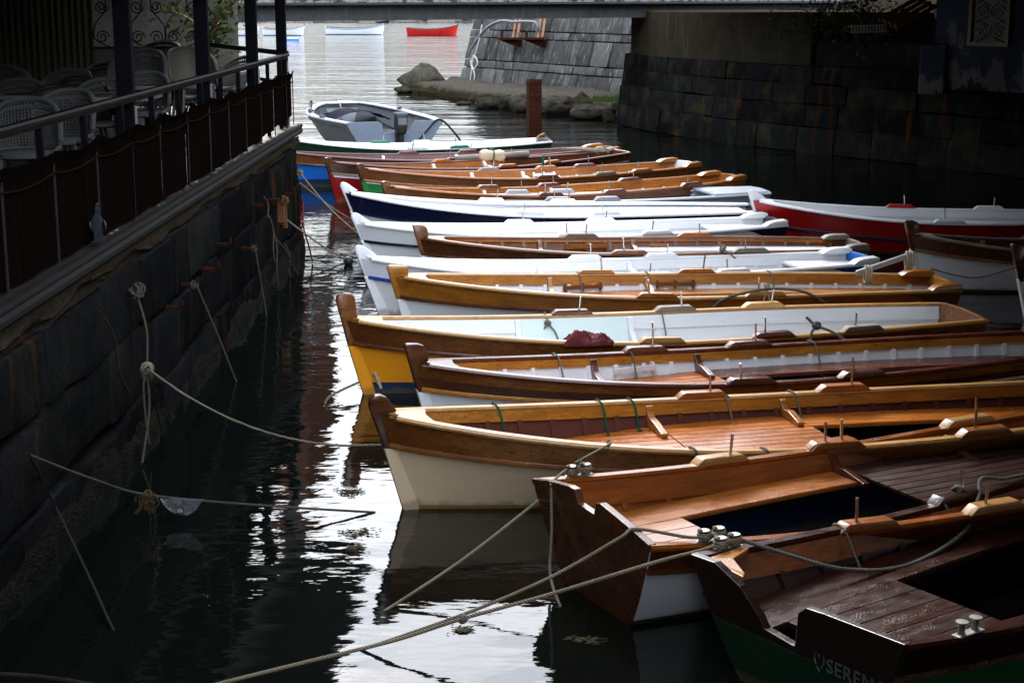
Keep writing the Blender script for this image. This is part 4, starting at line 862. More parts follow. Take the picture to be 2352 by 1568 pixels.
    for (s0, s1, dz, mt) in g('stretch', []):
        for side_ in (1, -1):
            b = MB(); rs = []
            for i in range(7):
                s = s0 + (s1 - s0) * i / 6; z = zf + dz; p0 = h.p(s, z, side_, -.085); rs.append([p0 + Vector((0, side_ * q, e)) for q, e in ((.012, .022), (-.012, .022), (-.012, -.022), (.012, -.022))])
            b.grid(rs, 0, True); b.f += [(0, 1, 2, 3), tuple(range(len(b.v) - 4, len(b.v)))]; b.m += [0, 0]
            for s in (s0 + .004, (s0 + s1) / 2, s1 - .004): p0 = h.p(s, zf + dz, side_, -.06); b.box((p0.x, p0.y, zf + dz), (.03, .05, .09))
            b.build('foot_rail', M[mt], r_)
    if g('panel'):
        s0, s1, mt = g('panel'); b = MB(); ps_ = [s0 + (s1 - s0) * i / 8 for i in range(9)]
        for side_ in (1, -1): MB().grid(rows_between(h, lambda s: h.zsh(s) - .02, lambda s: zf - .01, 4, side_, -.06, ps_)).build('side_panel', M[mt], r_, True)
    if g('qk'):
        for side_ in (1, -1):
            b = MB(); rs = []
            for s, f in ((.94, .0), (.952, .6), (.965, .8), (.995, .9), (1.0, .75)):
                z = h.zsh(s) + .014; p0 = h.p(s, z, side_, -.03); rs.append([p0 + Vector((0, side_ * q, e)) for q, e in ((.06, -.004), (.055, .075 * f), (-.10, .075 * f), (-.11, -.004))])
            b.grid(rs, 0, True); b.f += [(0, 1, 2, 3), tuple(range(len(b.v) - 4, len(b.v)))]; b.m += [0, 0]; b.build('stern_block', M[g('qk')], r_, True, .008)
    # stern quarter pieces
    if g('quarter'):
        for sd_ in (1, -1):
            ss = [.90 + .1 * i / 8 for i in range(9)]; b = MB()
            rs = [[h.p(s, h.zsh(s) - (.02 + (dd(s) + .06) * j / 3 * max(0.05, (s - .9) * 10)), sd_, .02) for s in ss] for j in range(4)]
            b.grid(rs); b.build('quarter_board', M[g('quarter')], r_, True)
    r_['_hull'] = 0; del r_['_hull']
    return r_, h
def W(rh, s, z, side, off=0.0):
    r_, h = rh; p = h.p(s, z, side, off); ca, sa = math.cos(r_.rotation_euler.z), math.sin(r_.rotation_euler.z)
    return Vector((r_.location.x + ca * p.x - sa * p.y, r_.location.y + sa * p.x + ca * p.y, p.z))

ALLW = dict(hull='white', strake='white', gun='whiteg', lining='white', inwale='white', padm='whiteg', stem='white', headm='whiteg', kneem='whiteg', head='fin')
BT = {}
BT[1] = boat('rowing_boat', 'long white boat with dark green topside stripe, farthest of the moored row', px(640, 322, .7), px(1250, 322, .52), dict(ALLW, strake='greend', rub='teal', gun='whiteg', pads=[.40, .56], d1=.2, head='low', plat=[(.05, .98, .05, 'white')], padm=['whiteg', 'teal']), B=1.5)
BT[2] = boat('rowing_boat', 'brown railed boat with bright blue hull, bow hidden by the quay corner', (-4.75, 31.2, .75), px(1402, 338, .55), dict(qk='amber', hull='blue', boot='blued', zw=.16, strake='brown', rub='dark', gun='maroon', lining='white', inwale='maroon', stripe=None, ribs=14, pads=[.42, .6], knees=[.34, .56], head='low', kneem='white', padm=['red', 'greyp'][0:1], plat=[(.06, .6, 0, 'greyp')], quarter='amber'), B=1.5)
BT[3] = boat('rowing_boat', 'brown railed boat with dark red hull and white line, between the blue and green hulls', (-3.35, 28.95, .75), px(1413, 350, .5), dict(hull='redp', boot='redp', strake='dark', rub='grey', stripe='white', stripew=.05, gun='maroon', lining='white', inwale='orange', ribs=14, pads=[.44, .6], knees=[.4, .58], head='low', kneem='white', padm='orange', plat=[(.06, .6, 0, 'amber')]), B=1.5)
BT[4] = boat('rowing_boat', 'orange wooden boat with green hull and white line under its strake', px(826, 386, .75), px(1580, 372, .55), dict(stretch=[(.55, .62, .08, 'white')], qk='orange', hull='green', boot='greend', strake='brown', rub='amber', stripe='white', stripew=.035, gun='orange', lining='white', inwale='orange', ribs=16, pads=[.42, .6, .72], knees=[.36, .52], head='low', headm='dark', kneem='white', padm=['red', 'grey', 'orange'], plat=[(.06, .62, 0, 'white')], bench=[(.62, .94, .26, 0, 'white')], transom='white'), B=1.5)
BT[5] = boat('rowing_boat', 'brown wooden boat with white ribbed inside, its bow behind the navy banded boat', px(884, 432, .72), px(1680, 402, .55), dict(qk='amber', hull='white', strake='brown', rub='dark', gun='amber', lining='white', inwale='amber', ribs=14, pads=[.32, .5, .74], knees=[.30, .5], head='low', kneem='white', padm=['red', 'brown', 'red'], plat=[(.06, .45, 0, 'red')], bench=[(.45, .94, .3, .02, 'white')], well='greend', transom='amber', quarter='amber'), B=1.35)
BT[6] = boat('fibreglass_boat', 'plain grey fibreglass boat with moulded pads and blunt stern', px(985, 448, .54), px(1745, 438, .42), dict(hull='navy', boot='navy', strake='greyp', rub='greyl', gun='greyl', lining='greyp', inwale='greyp', d2=0, pads=[.28, .42], padm='greyp', padh=.07, head=None, plat=[(.05, .98, -.02, 'greyp')], seat=[(.82, 1.0, .22, 'greyl')], transom='greyl', d1=.16, pw=3, gw=.12), B=1.2, t=.72, zm=.4, category='boat', zb=0.54, zs=0.42)
BT[7] = boat('rowing_boat', 'white boat with a broad navy band below the gunwale', px(792, 440, .80), px(1738, 478, .46), dict(ALLW, strake='navy', d1=.24, rub='navy', gw=.15, pads=[.36, .54], padh=.06, plat=[(.03, .97, .12, 'whiteg')], d2=0, pw=3, transom='navy'), B=1.6, zm=0.47, rake=.4, zb=0.8, zs=0.46)
BT[8] = boat('rowing_boat', 'white boat with a thin navy line and navy stern corner', px(818, 512, .66), px(1782, 508, .50), dict(ALLW, boot='white', qk='white', d1=.20, rub='navy', pads=[.40, .60], plat=[(.05, .97, .0, 'white')], d2=.1, seat=[(.84, .99, .12, 'white')], transom='navy', quarter='navy'), B=1.42, rake=.42, zm=0.46, zb=0.66, zs=0.5)
BT[9] = boat('rowing_boat', 'dark brown varnished boat with brown inside ribs and white benches', px(962, 545, .62), px(1970, 562, .42), dict(pz=.145, d2=.035, stretch=[(.34, .44, .06, 'amber'), (.54, .58, .06, 'amber')], qk='grey', hull='white', strake='dark', rub='dark', gun='brown', lining='brown', inwale='amber', ribs=17, ribm='grey', pads=[.38, .65], knees=[.28, .50], kneem='brown', head='curved', headm='brown', padm=['brown', 'grey', 'amber'], plat=[(.06, .5, .0, 'floord')], bench=[(.5, .95, .34, .03, 'white')], well='navy', transom='grey', quarter='grey', padl=.5), B=1.5, zb=0.62, zs=0.42, zm=0.45)
BT[10] = boat('rowing_boat', 'white boat with a bright blue line and blue stern corner', px(828, 590, .70), px(1982, 592, .43), dict(ALLW, boot='white', qk='white', d1=.19, rub='bluel', ribs=17, d2=.11, pads=[.46, .615], knees=[.36, .545], plat=[(.06, .55, .0, 'white')], bench=[(.55, .95, .3, .0, 'white')], well='navy', transom='blue', quarter='bluel', seat=[(.86, .99, .10, 'white')]), B=1.4, rake=.36, zb=0.7, zs=0.43, zm=0.42)
BT[11] = boat('rowing_boat', 'golden varnished boat with white hull, square stem head and padded grey bar at the stern', px(905, 632, .68), px(2172, 650, .48), dict(pz=.155, d2=.09, stretch=[(.31, .385, .06, 'brown'), (.485, .56, .06, 'brown')], qk='gold', hull='white', strake='gold', rub='dark', gun='goldtop', lining='white', inwale='gold', ribs=19, pads=[.375, .565], knees=[.286, .47], head='square', headm='gold', padm=['amber', 'goldtop'], plat=[(.06, .285, -.005, 'red'), (.287, .47, 0, 'floor')], bench=[(.47, .95, .32, .0, 'gold')], well='black', transom='gold', quarter='brown', d1=.19), B=1.55, zb=0.68, zs=0.48, zm=0.5)
BT[12] = boat('rowing_boat', 'yellow hulled boat with brown rail, tall stem post and white inside', px(792, 738, .71), px(2212, 728, .42), dict(strake='chest', hull='yellow', boot='blued', zw=.115, rub='dark', gun='goldtop', lining='white', inwale='white', d2=.13, panel=(.285, .465, 'palegreen'), pads=[.375, .55, .70], knees=[.28, .47], kneem='white', head='tall', headm='brown', padm=['goldtop', 'red', 'grey'], plat=[(.05, .5, -.02, 'white')], pz=.29, bench=[(.5, .96, .3, -.02, 'white')], well='greend', transom='brown', seat=[(.84, .99, .10, 'white')], d1=.19), B=1.5, zm=0.48, zb=0.74, zs=0.47)
BT[13] = boat('rowing_boat', 'white hulled boat with two tone brown strake and mahogany gunwale', px(950, 822, .73), px(2420, 772, .54), dict(pz=.165, d2=.07, stretch=[(.315, .385, .075, 'white')], hull='white', strake='amber2', strake2='dark', rub='gold', gun='red', lining='white', inwale='gold', ribs=19, pads=[.375, .545], knees=[.285, .455], kneem='red', head='curved', headm='dark', padm='red', plat=[(.05, .285, 0, 'floor'), (.287, .47, 0, 'floor')], bench=[(.47, .96, .32, .0, 'red')], well='greend', transom='red', d1=.18), B=1.42, zb=0.69, zs=0.49, zm=0.46)
BT[14] = boat('rowing_boat', 'cream hulled boat with golden gunwale, planked floor and rounded stem head', px(872, 942, .76), px(2590, 905, .51), dict(pz=.15, d2=.08, strake='amber2', hull='cream', boot='ochre', zw=.03, rub='brown', gun='goldtop', lining='redlin', inwale='gold', ribs=19, pads=[.45, .65], knees=[.37, .56], kneem='gold', head='round', headm='dark', padm='amber', plat=[(.05, .235, -.004, 'floord'), (.237, .38, 0, 'floor'), (.382, .575, 0, 'floor')], bench=[(.575, .96, .34, .0, 'floor')], well='navy', transom='gold', d1=.19), B=1.62, zm=0.47, zb=0.74, zs=0.51)
T15 = [(-1, .02), (-.7, .07), (-.3, .115), (-.19, .115), (-.15, .03), (.12, .02), (.17, .10), (.25, .115), (.7, .065), (1, .02)]
BT[15] = boat('rowing_boat', 'mahogany boat lying stern first with a notched transom, white hull and dark blue inside', Vector((.47, 9.33, 0)) + Vector((math.cos(R(27)), math.sin(R(27)), 0)) * 6.3, (.47, 9.33, 0), dict(pz=.165, stag=0, d2=.15, gun='russet', inwale='russet', hull='white', boot='navy', strake='red', rub='dark', lining='russet', ribs=15, pads=[.40, .60, .76], knees=[.44, .61], kneem='red', head='curved', padm=['goldtop', 'amber'], plat=[(.06, .6, .05, 'floord')], bench=[(.61, .985, .30, .03, 'amber')], seat=[(.86, .99, .028, 'amber')], well='blued', transom='dark', top=T15, d1=.17), B=1.66, zb=.8, zm=.47, zs=.6, t=.86)
T16 = [(-1, .02), (-.75, .03), (-.5, -.05), (-.32, -.18), (-.27, -.24), (-.02, -.26), (.02, -.26), (.07, -.06), (.15, -.01), (.3, .0), (1, .02)]
BT[16] = boat('rowing_boat', 'wet dark red boat lying stern first with a green transom lettered SERENA', Vector((1.46, 7.85, 0)) + Vector((math.cos(R(35)), math.sin(R(35)), 0)) * 6.2, (1.46, 7.85, 0), dict(strake='redshade', gun='redshade', lining='redshade', inwale='russet', hull='green', boot='greend', rub='dark', d2=.13, ribs=15, pads=[.42, .62], knees=[.5], kneem='amber', head='curved', padm='redshade', plat=[(.06, .5, .0, 'floord')], bench=[(.5, .985, .34, .02, 'redshade')], seat=[(.80, .96, .018, 'redshade')], well='redshade', transom='ebony', stag=0, tpaint='greend', tcut=.30, top=T16, d1=.2), B=1.78, zb=.82, zm=.48, zs=.62, t=.87)
BT[17] = boat('rowing_boat', 'red hulled boat with white inside and black line, moored on the right', px(1728, 474, .64), px(2600, 500, .5), dict(ALLW, hull='scarlet', boot='navy', strake='scarlet', rub='navy', d1=.28, pads=[.42, .66], plat=[(.05, .97, .02, 'white')], d2=.1, stem='scarlet', padm=['whiteg', 'scarlet']), B=1.6, rake=.3, zm=.5, group='boats moored on the right side')
BT[18] = boat('rowing_boat', 'white hulled boat with dark brown strake, tied on the right behind the bare brown stem', px(2090, 538, .74), Vector(px(2090, 538, .74)) + Vector((5.9, .9, 0)), dict(hull='white', strake='dark', rub='brown', gun='grey', lining='white', inwale='red', d2=.1, ribs=14, pads=[.35, .52], knees=[.2], kneem='gold', head='curved', headm='dark', padm='dark', plat=[(.05, .6, 0, 'floord')], d1=.16), B=1.6, group='boats moored on the right side')
BT[19] = boat('rowing_boat', 'white boat with brown stem post cut by the right picture edge', px(2336, 590, .76), Vector(px(2336, 590, .76)) + Vector((5.8, 1.2, 0)), dict(hull='white', strake='dark', rub='brown', gun='brown', lining='white', inwale='red', d2=.1, ribs=14, pads=[.35, .52], head='curved', headm='dark', padm='dark', plat=[(.05, .6, 0, 'floord')], d1=.2), B=1.6, group='boats moored on the right side')

# boat name on the green transom
r16, h16 = BT[16]
fc = bpy.data.curves.new('name_lettering', 'FONT'); fc.body = 'SERENA'; fc.size = .105; fc.extrude = .001; fc.offset = .0015; fc.space_character = 1.12; LETT = plain('grey_letter_paint', (.075, .085, .085), .7); fc.materials.append(LETT)
fo = bpy.data.objects.new('name_lettering', fc); col.objects.link(fo); fo.parent = r16
zt_ = .30
bpy.context.view_layer.update(); dg_ = bpy.context.evaluated_depsgraph_get(); lm_ = bpy.data.meshes.new_from_object(fo.evaluated_get(dg_)); bpy.data.objects.remove(fo); fo = bpy.data.objects.new('name_lettering', lm_); col.objects.link(fo); fo.parent = r16
fo.matrix_local = Matrix(((0, 0, 1, h16.x(1, zt_) + .022), (1, 0, 0, .25), (0, 1, 0, zt_), (0, 0, 0, 1))) @ Matrix.Rotation(R(1), 4, 'Z')
b = MB(); hp = []
for i in range(41):
    q = 2 * math.pi * i / 40; hp.append(Vector((h16.x(1, .25) + .022, .195 + .0036 * 16 * math.sin(q) ** 3 * .62, 0.338 + .0036 * (13 * math.cos(q) - 5 * math.cos(2 * q) - 2 * math.cos(3 * q) - math.cos(4 * q)))))
b.tube(hp, .006, 5); b.build('painted_heart', LETT, r16, True)
# bare corner knee and cleats
def cleat(rh, s, side, label):
    p0 = W(rh, s, rh[1].zsh(s) + .022, side, -.015); a = rh[0].rotation_euler.z; c_ = empty('mooring_cleat', p0, a)
    c_.parent = rh[0]; c_.matrix_parent_inverse = Matrix.Identity(4); c_.location = rh[1].p(s, rh[1].zsh(s) + .022, side, -.015); c_.rotation_euler = (0, 0, 0)
    b = MB(); b.box((0, 0, .004), (.19, .055, .008)); b.build('base_plate', M['galv'], c_, False, .002)
    for dx in (-.052, .052): MB().lathe((dx, 0, .006), [(.024, 0), (.017, .012), (.016, .05), (.019, .058), (.033, .063), (.034, .066), (.032, .069), (.001, .070)], 14).build('bollard', M['galv'], c_, True)
    return p0
CL = [cleat(BT[15], .945, -1, ''), cleat(BT[15], .935, 1, ''), cleat(BT[16], .955, -1, ''), cleat(BT[16], .93, 1, '')]
h = h16; b = MB(); z = h.zsh(1) - .03; b.prism([(h.x(1, z) - .05, -h.inn(.99, z, .05), z), (h.x(1, z) - .05, -h.inn(.99, z, .05) + .30, z - .02), (h.x(1, z) - .10, -h.inn(.99, z, .05) + .26, z - .02), (h.x(1, z) - .17, -h.inn(.99, z, .05) + .09, z), (h.x(1, z) - .36, -h.inn(.94, z, .05) + .05, z), (h.x(1, z) - .36, -h.inn(.94, z, .05), z)], (0, 0, .03))
b.build('quarter_knee', M['gold'], r16, False, .006)

# far moored boats
def far_boat(u0, u1, v, hull, trim, inner, label, bow_right=True):
    p0, p1 = px(u0, v, 0), px(u1, v, 0); st_, bw = (p0, p1) if bow_right else (p1, p0)
    return boat('moored_boat', label, bw, st_, dict(hull=hull, boot='navy', strake=hull, rub=trim, gun=trim, lining='white', inwale=inner, pads=[], head='low', headm=trim, d1=.1, plat=[(.06, .9, 0, 'grey')], zw=.06), B=1.9, zb=1.05, zm=.62, zs=.75, rake=.2, group='boats anchored beyond the bridge')
far_boat(934, 1052, 82, 'scarlet', 'greend', 'red', 'red boat anchored on the pale sea beyond the bridge')
far_boat(748, 883, 80, 'greyl', 'navy', 'red', 'white boat with dark rim anchored left of the red one')
far_boat(604, 700, 82, 'greyl', 'maroon', 'red', 'white boat with brown rim seen between the terrace posts')
far_boat(515, 596, 82, 'greyl', 'maroon', 'maroon', 'white boat with brown rim seen left of the fourth post')
p = px(672, 92, .1); b = MB(); b.box(p, (1.0, .5, .3)); tag(b.build('float', M['blue'], None, False, .06), 'small blue float on the sea behind the corner post', 'float')
# ---- grey motorboat
mbT = Vector(px(908, 325, .35)); ang = math.atan2(.93, -.36); mbB = mbT + Vector((math.cos(ang), math.sin(ang), 0)) * 4.9
GP = 'greyl'
mbr, mh = boat('motorboat', 'pale grey motorboat with a black outboard on its cut out transom', mbB, mbT, dict(hull='mbhull', boot='blued', strake='mbhull', rub='grey', gun='greyl', lining='mbin', inwale='mbin', d2=0, pads=[], head=None, pz=.42, plat=[(.04, .98, -.02, 'mbin')], pw=3, gw=.2, d1=.1, transom='mbtr', top=[(-1, .02), (-.36, .02), (-.28, -.02), (-.22, -.24), (.30, -.24), (.36, -.08), (.42, .02), (1, .02)]), B=2.75, zb=.98, zm=.80, zs=.80, t=.86, rake=.35, full=.42, group='boats at the channel mouth', category='motorboat')
om = empty('outboard_motor', (0, 0, 0)); om.parent = mbr; om.location = (mh.L + .12, .1, .5); OBK = plain('black_cowling', (.018, .02, .02), .35)
b = MB(); b.lathe((0, 0, 0), [(.12, .02), (.17, .05), (.19, .2), (.19, .42), (.17, .5), (.10, .53), (.001, .535)], 4); b.build('cowling', OBK, om, False, .04)
b = MB(); b.box((.0, 0, .505), (.26, .30, .06)); b.build('cowling_lid', M['mbin'], om, False, .02)
b = MB(); b.box((.142, 0, .33), (.01, .2, .16)); b.build('decal_panel', M['mbin'], om)
b = MB(); b.box((.0, 0, -.3), (.14, .1, .7)); b.box((-.12, 0, -.05), (.12, .2, .25)); b.build('shaft', OBK, om, False, .02)
b = MB(); b.tube([(-.05, -.15, .15), (-.2, -.38, .28), (-.3, -.46, .36)], .03, 7); b.build('tiller_handle', OBK, om, True)
b = MB(); cvr = []
for i in range(15):
    q = i / 14; cvr.append([W((mbr, mh), .16 + .26 * j / 8, .62 + .2 * math.sin(math.pi * q) * (1 - .2 * abs(j - 4) / 4) + .03 * mnoise.noise(Vector((i * .7, j * .8, 0))), 1) * q + W((mbr, mh), .16 + .26 * j / 8, .62 + .2 * math.sin(math.pi * q) + .02 * mnoise.noise(Vector((i * .6, j, 4))), -1) * (1 - q) if False else Vector((mh.x(.14 + .3 * j / 8, .6), (q - .5) * 1.5, .56 + .30 * math.sin(math.pi * min(max(q, .02), .98)) ** .5 + .04 * mnoise.noise(Vector((i * .5, j * .7, 0))))) for j in range(9)])
b.grid(cvr); o = b.build('folded_cover', plain('navy_canvas', (.004, .008, .045), .8, Specular_IOR_Level=.1), None, True); o.matrix_world = mbr.matrix_basis; tag(o, 'dark blue canvas cover heaped in the grey motorboat', 'cover')
for s, sd_ in ((.28, 1), (.62, -1), (.3, -1)):
    b = MB(); q = mh.p(s, mh.zsh(s) + .02, sd_, -.08); b.tube([q, q + Vector((0, 0, .24))], .012, 6); b.ball(q + Vector((.12, 0, .03)), .08, 5, (1.6, 1, .5)); b.build('rail_fitting', M['galv'], mbr, True)
b = MB(); q = mh.p(.2, mh.zsh(.2) + .02, -1, -.08)
for k in range(3): b.tube([q + Vector((k * .08, 0, 0)), q + Vector((k * .08, 0, .2)), q + Vector((k * .08 + .06, 0, .16))], .01, 5)
b.build('bow_cleat', M['galv'], mbr, True)
# ------------------------------------------------------------------ ropes, rings, hooks and loose things
def rope(name, pts, r, mat, label, cat='rope', group=None, n=8, sides=7, smooth=True):
    b = MB(); b.tube(spline(pts, n) if smooth else pts, r, sides); return tag(b.build(name, M[mat], None, True), label, cat, group)
def knot(b, c, r, rr=.012, seed=0):
    q = random.Random(seed); c = Vector(c)
    for k in range(4):
        ax = Vector((q.gauss(0, 1), q.gauss(0, 1), q.gauss(0, 1))).normalized(); e = ax.orthogonal().normalized(); f_ = ax.cross(e)
        b.tube([c + (e * math.cos(t) + f_ * math.sin(t)) * r for t in (2 * math.pi * i / 12 for i in range(13))], rr, 5)
def rope_k(name, pts, r, mat, label, knots, cat='rope', group=None, n=8):
    b = MB(); b.tube(spline(pts, n), r, 7)
    for i, (c, kr) in enumerate(knots): knot(b, c, kr, r, i + len(label))
    return tag(b.build(name, M[mat], None, True), label, cat, group)
QF = QX + .05                                        # just off the wall face
def qw(u, v, dx=.06):                                # point on the quay face seen at u, v
    a = (u - 1176) / FD; bb = (784 - v) / FD
    d = Vector((a, math.cos(PITCH) + bb * math.sin(PITCH), -math.sin(PITCH) + bb * math.cos(PITCH))); t = (QX + dx) / d.x
    return Vector((0, 0, CAM_H)) + d * t
bowp = lambda i, s=0.0, dz=0.0, o=0.0: W(BT[i], s, BT[i][1].zsh(s) + dz, -1, o)
# mooring line of the cream boat
k0 = qw(338, 846, .16); ring = qw(313, 672)
stem14 = W(BT[14], 0, .50, -1) + Vector((-.06, 0, 0))
rope_k('mooring_rope', [k0] + sag(k0, stem14, .20, 6)[1:-1] + [stem14], .009, 'rope', 'long sagging pale rope from the knot on the quay to the cream bow', [(k0, .05)], group='mooring ropes')
rope_k('hanging_rope', [ring, ring.lerp(k0, .5) + Vector((.04, 0, 0)), k0, k0 + Vector((.0, 0, -.35)), Vector((k0.x - .02, k0.y - .25, .02))], .009, 'ropeshade', 'grey rope hanging from a ring, through a big knot, into the water', [(k0 + Vector((0, 0, -.06)), .045), (ring, .06), (ring + Vector((.02, 0, .03)), .05)])
rope('rope_loop', [k0, k0 + Vector((-.02, -.07, -.12)), k0 + Vector((-.01, -.09, -.4)), k0 + Vector((.0, -.05, -.62))], .008, 'ropeshade', 'thin rope end dangling beside the big quay knot')
rope('mooring_rope', [k0, k0.lerp(px(372, 990, .0), .5), px(372, 990, -.02)], .006, 'roped', 'thin dark line running from the big quay knot down to the water')
# low rope with weed and plastic bag
A_ = qw(70, 1045, .1); mid = px(340, 1136, .22); end = px(862, 1176, .0)
rope('mooring_rope', [A_, A_.lerp(mid, .5) + Vector((0, 0, -.02)), mid, px(600, 1160, .13), end], .009, 'ropeshade', 'low rope just above the water with weed and plastic caught on it', group='mooring ropes')
b = MB()
for k in range(26):
    p = px(rnd.uniform(318, 356), 1136, .22); l = rnd.uniform(.04, .14); b.tube([p + Vector((0, 0, .01)), p + Vector((rnd.gauss(0, .02), rnd.gauss(0, .02), -l * .5)), p + Vector((rnd.gauss(0, .03), rnd.gauss(0, .02), -l))], .006, 4)
knot(b, mid, .03, .009, 5); tag(b.build('weed_tangle', WEED, None, True), 'brown weed tangle hanging on the low rope', 'seaweed')
b = MB(); rows = []
for i in range(15):
    q = px(366 + 100 * i / 14, 1140 + 6 * i / 14, .19); dp = .13 * math.sin(math.pi * i / 14) ** .7
    rows.append([q + Vector((.012 * mnoise.noise(Vector((i * .9, j, 1))), .03 * mnoise.noise(Vector((i * .8, j * .9, 3))), -dp * j / 6)) for j in range(7)])
b.grid(rows); o = b.build('plastic_sheet', NT('cloudy_plastic').base((.25, .255, .265), .35, Alpha=.4), None, True); tag(o, 'torn scrap of cloudy plastic hanging from the low rope', 'plastic scrap')
rope('mooring_rope', [qw(66, 1040, .1), px(128, 1165, .27), px(205, 1325, .10), px(250, 1425, .02), px(272, 1466, -.03)], .009, 'roped', 'thick dark rope sloping into the water at the lower left')
rope('mooring_rope', [px(-40, 1545, .25), px(80, 1552, .22), px(180, 1566, .2), px(300, 1590, .15)], .012, 'roped', 'dark rope crossing the lower left corner')
# stern lines of the two boats in front
c0, c1, c2, c3 = CL
def coil(b, c, a, r, n=2):
    ca, sa = math.cos(a), math.sin(a); ex = Vector((ca, sa, 0)); ey = Vector((-sa, ca, 0)); pts = []
    for i in range(24 * n + 1):
        t = 2 * math.pi * i / 24; pts.append(c + ex * (.082 * math.sin(t)) + ey * (.036 * math.sin(2 * t)) + Vector((0, 0, .026 + .024 * i / (24 * n))))
    b.tube(pts, r, 7)
    for sx in (-1, 1): b.tube([c + ex * (sx * .052) + ex * (.031 * math.cos(t)) + ey * (.031 * math.sin(t)) + Vector((0, 0, .016 + .0045 * t)) for t in (2 * math.pi * i / 14 for i in range(30))], r, 7)
    return pts[-1]
a15, a16 = BT[15][0].rotation_euler.z, BT[16][0].rotation_euler.z
b = MB(); e = coil(b, c0, a15, .011); T0 = W(BT[15], 1.0, .64, -1, -.12)
b.tube(spline([e, c0 + Vector((-.09, -.05, .05)), px(1268, 1108, .66), px(1266, 1125, .62), px(1267, 1220, .36), px(1264, 1320, .1), px(1290, 1400, -.02), px(1320, 1466, -.25)]), .0095, 7)
tag(b.build('stern_rope', M['rope'], None, True), 'pale rope from the far cleat hanging straight down the notched transom', 'rope', 'stern ropes')
b = MB(); b.tube(spline([c0 + Vector((-.02, .02, .03)), c0 + Vector((.03, .25, .02)), px(1322, 1062, .72), W(BT[14], .25, BT[14][1].zsh(.25) + .03, -1, .0), W(BT[14], .252, BT[14][1].zsh(.25) + .01, -1, -.09), W(BT[14], .255, .35, -1, -.12)], 8), .008, 6)
tag(b.build('spring_rope', M['ropeg'], None, True), 'short rope from the far cleat up over the cream boat gunwale', 'rope')
q0 = W(BT[15], 1.0, .50, -1, .0)
rope('stern_rope', [q0 + Vector((.02, 0, 0)), q0.lerp(px(872, 1410, -.02), .5) + Vector((0, 0, -.04)), px(872, 1410, -.02)], .010, 'rope', 'thin straight rope from the transom corner to the water left of it', group='stern ropes')
b = MB(); e = coil(b, c1, a15, .0115); Tn = W(BT[15], 1.0, BT[15][1].zsh(1) + .06, 1, -.20)
b.tube(spline([e, c1 + Vector((-.12, -.03, .03)), Tn + Vector((.02, 0, .0)), Tn + Vector((-.09, -.08, -.03)), px(1270, 1322, .42), px(1090, 1400, .25), px(905, 1466, .08), px(800, 1500, -.03)]), .0105, 7)
tag(b.build('stern_rope', M['rope'], None, True), 'rope from the near cleat of the notched transom sloping down left', 'rope', 'stern ropes')
b = MB(); b.tube(spline([c1 + Vector((.0, 0, .05)), c1 + Vector((.03, -.06, .03)), c1 + Vector((.04, -.075, -.06)), c1 + Vector((.04, -.075, -.12))], 6), .0105, 6); tag(b.build('rope_tail', M['rope'], None, True), 'rope tail hanging off the near cleat over the mahogany strake', 'rope')
b = MB(); e = coil(b, c2, a16, .0125, 2); kn = px(1062, 1420, .33)
b.tube(spline([e, c2 + Vector((-.15, -.06, .01)), px(1500, 1292, .62), px(1270, 1362, .47), kn, px(905, 1470, .22), px(700, 1520, .12), px(480, 1575, .04), px(300, 1625, -.03)]), .0115, 8); knot(b, kn, .022, .009, 3)
tag(b.build('stern_rope', M['rope'], None, True), 'thick rope from the green boat cleat, knotted midway, crossing the lower edge', 'rope', 'stern ropes')
i16 = lambda s, dz, o: W(BT[16], s, BT[16][1].zsh(s) + dz, -1, o)
b = MB(); b.tube(spline([c2 + Vector((.05, .03, .05)), i16(.90, -.02, -.14), i16(.84, -.13, -.22), i16(.76, -.17, -.26), i16(.66, -.10, -.22), i16(.60, .02, -.10), i16(.575, .10, -.03), i16(.54, .06, -.02), i16(.5, .04, .0)], 10), .0125, 8)
tag(b.build('mooring_rope', M['ropeg'], None, True), 'rope drooping inside the wet red boat from cleat to thole pin', 'rope')
b = MB(); knot(b, i16(.615, .06, -.02), .035, .011, 8); tag(b.build('rope_knot', M['ropeg'], None, True), 'rope knot round the thole pin of the wet red boat', 'rope')
# small ties over gunwales
def tie(i, s, side, ln, mat, label, knot_=True, out=False):
    rh = BT[i]; h = rh[1]; z = h.zsh(s); o1 = .04 if out else -.10; o2 = .02 if out else -.125; b = MB(); r = .008
    pts = [W(rh, s, z - .01, side, -.09 if out else .045), W(rh, s, z + .026, side, -.05 if out else .02), W(rh, s + .002, z + .026, side, .03 if out else -.06), W(rh, s + .004, z - .02, side, o1), W(rh, s + .005, z - ln, side, o2)]
    b.tube(spline(pts, 5), r, 6)
    if knot_: knot(b, pts[-1], .018, .007, i); b.tube(spline([pts[-1], pts[-1] + Vector((.05, 0, -.01)), pts[-1] + Vector((.08, 0, .012))], 4), r * .8, 5)
    tag(b.build('tie_rope', M[mat], None, True), label, 'rope', 'short ties over the gunwales')
tie(14, .155, 1, .19, 'ropegr', 'dark green tie with a frayed lump on the cream boat near its bow')
tie(14, .300, 1, .22, 'ropegr', 'plain green tie on the far gunwale of the cream boat')
tie(14, .345, 1, .19, 'ropegr', 'bright green tie knotted beside the first knee of the cream boat')
tie(14, .478, 1, .2, 'ropeg', 'grey tie beside the first thole pad of the cream boat')
tie(14, .575, 1, .22, 'ropeg', 'grey tie just before the second thole pad of the cream boat')
tie(14, .345, -1, .2, 'ropeg', 'grey tie over the near side of the cream boat, halfway along', True, True)
tie(14, .43, -1, .2, 'ropeg', 'grey tie on the near side of the cream boat left of its thole pad', False, True)
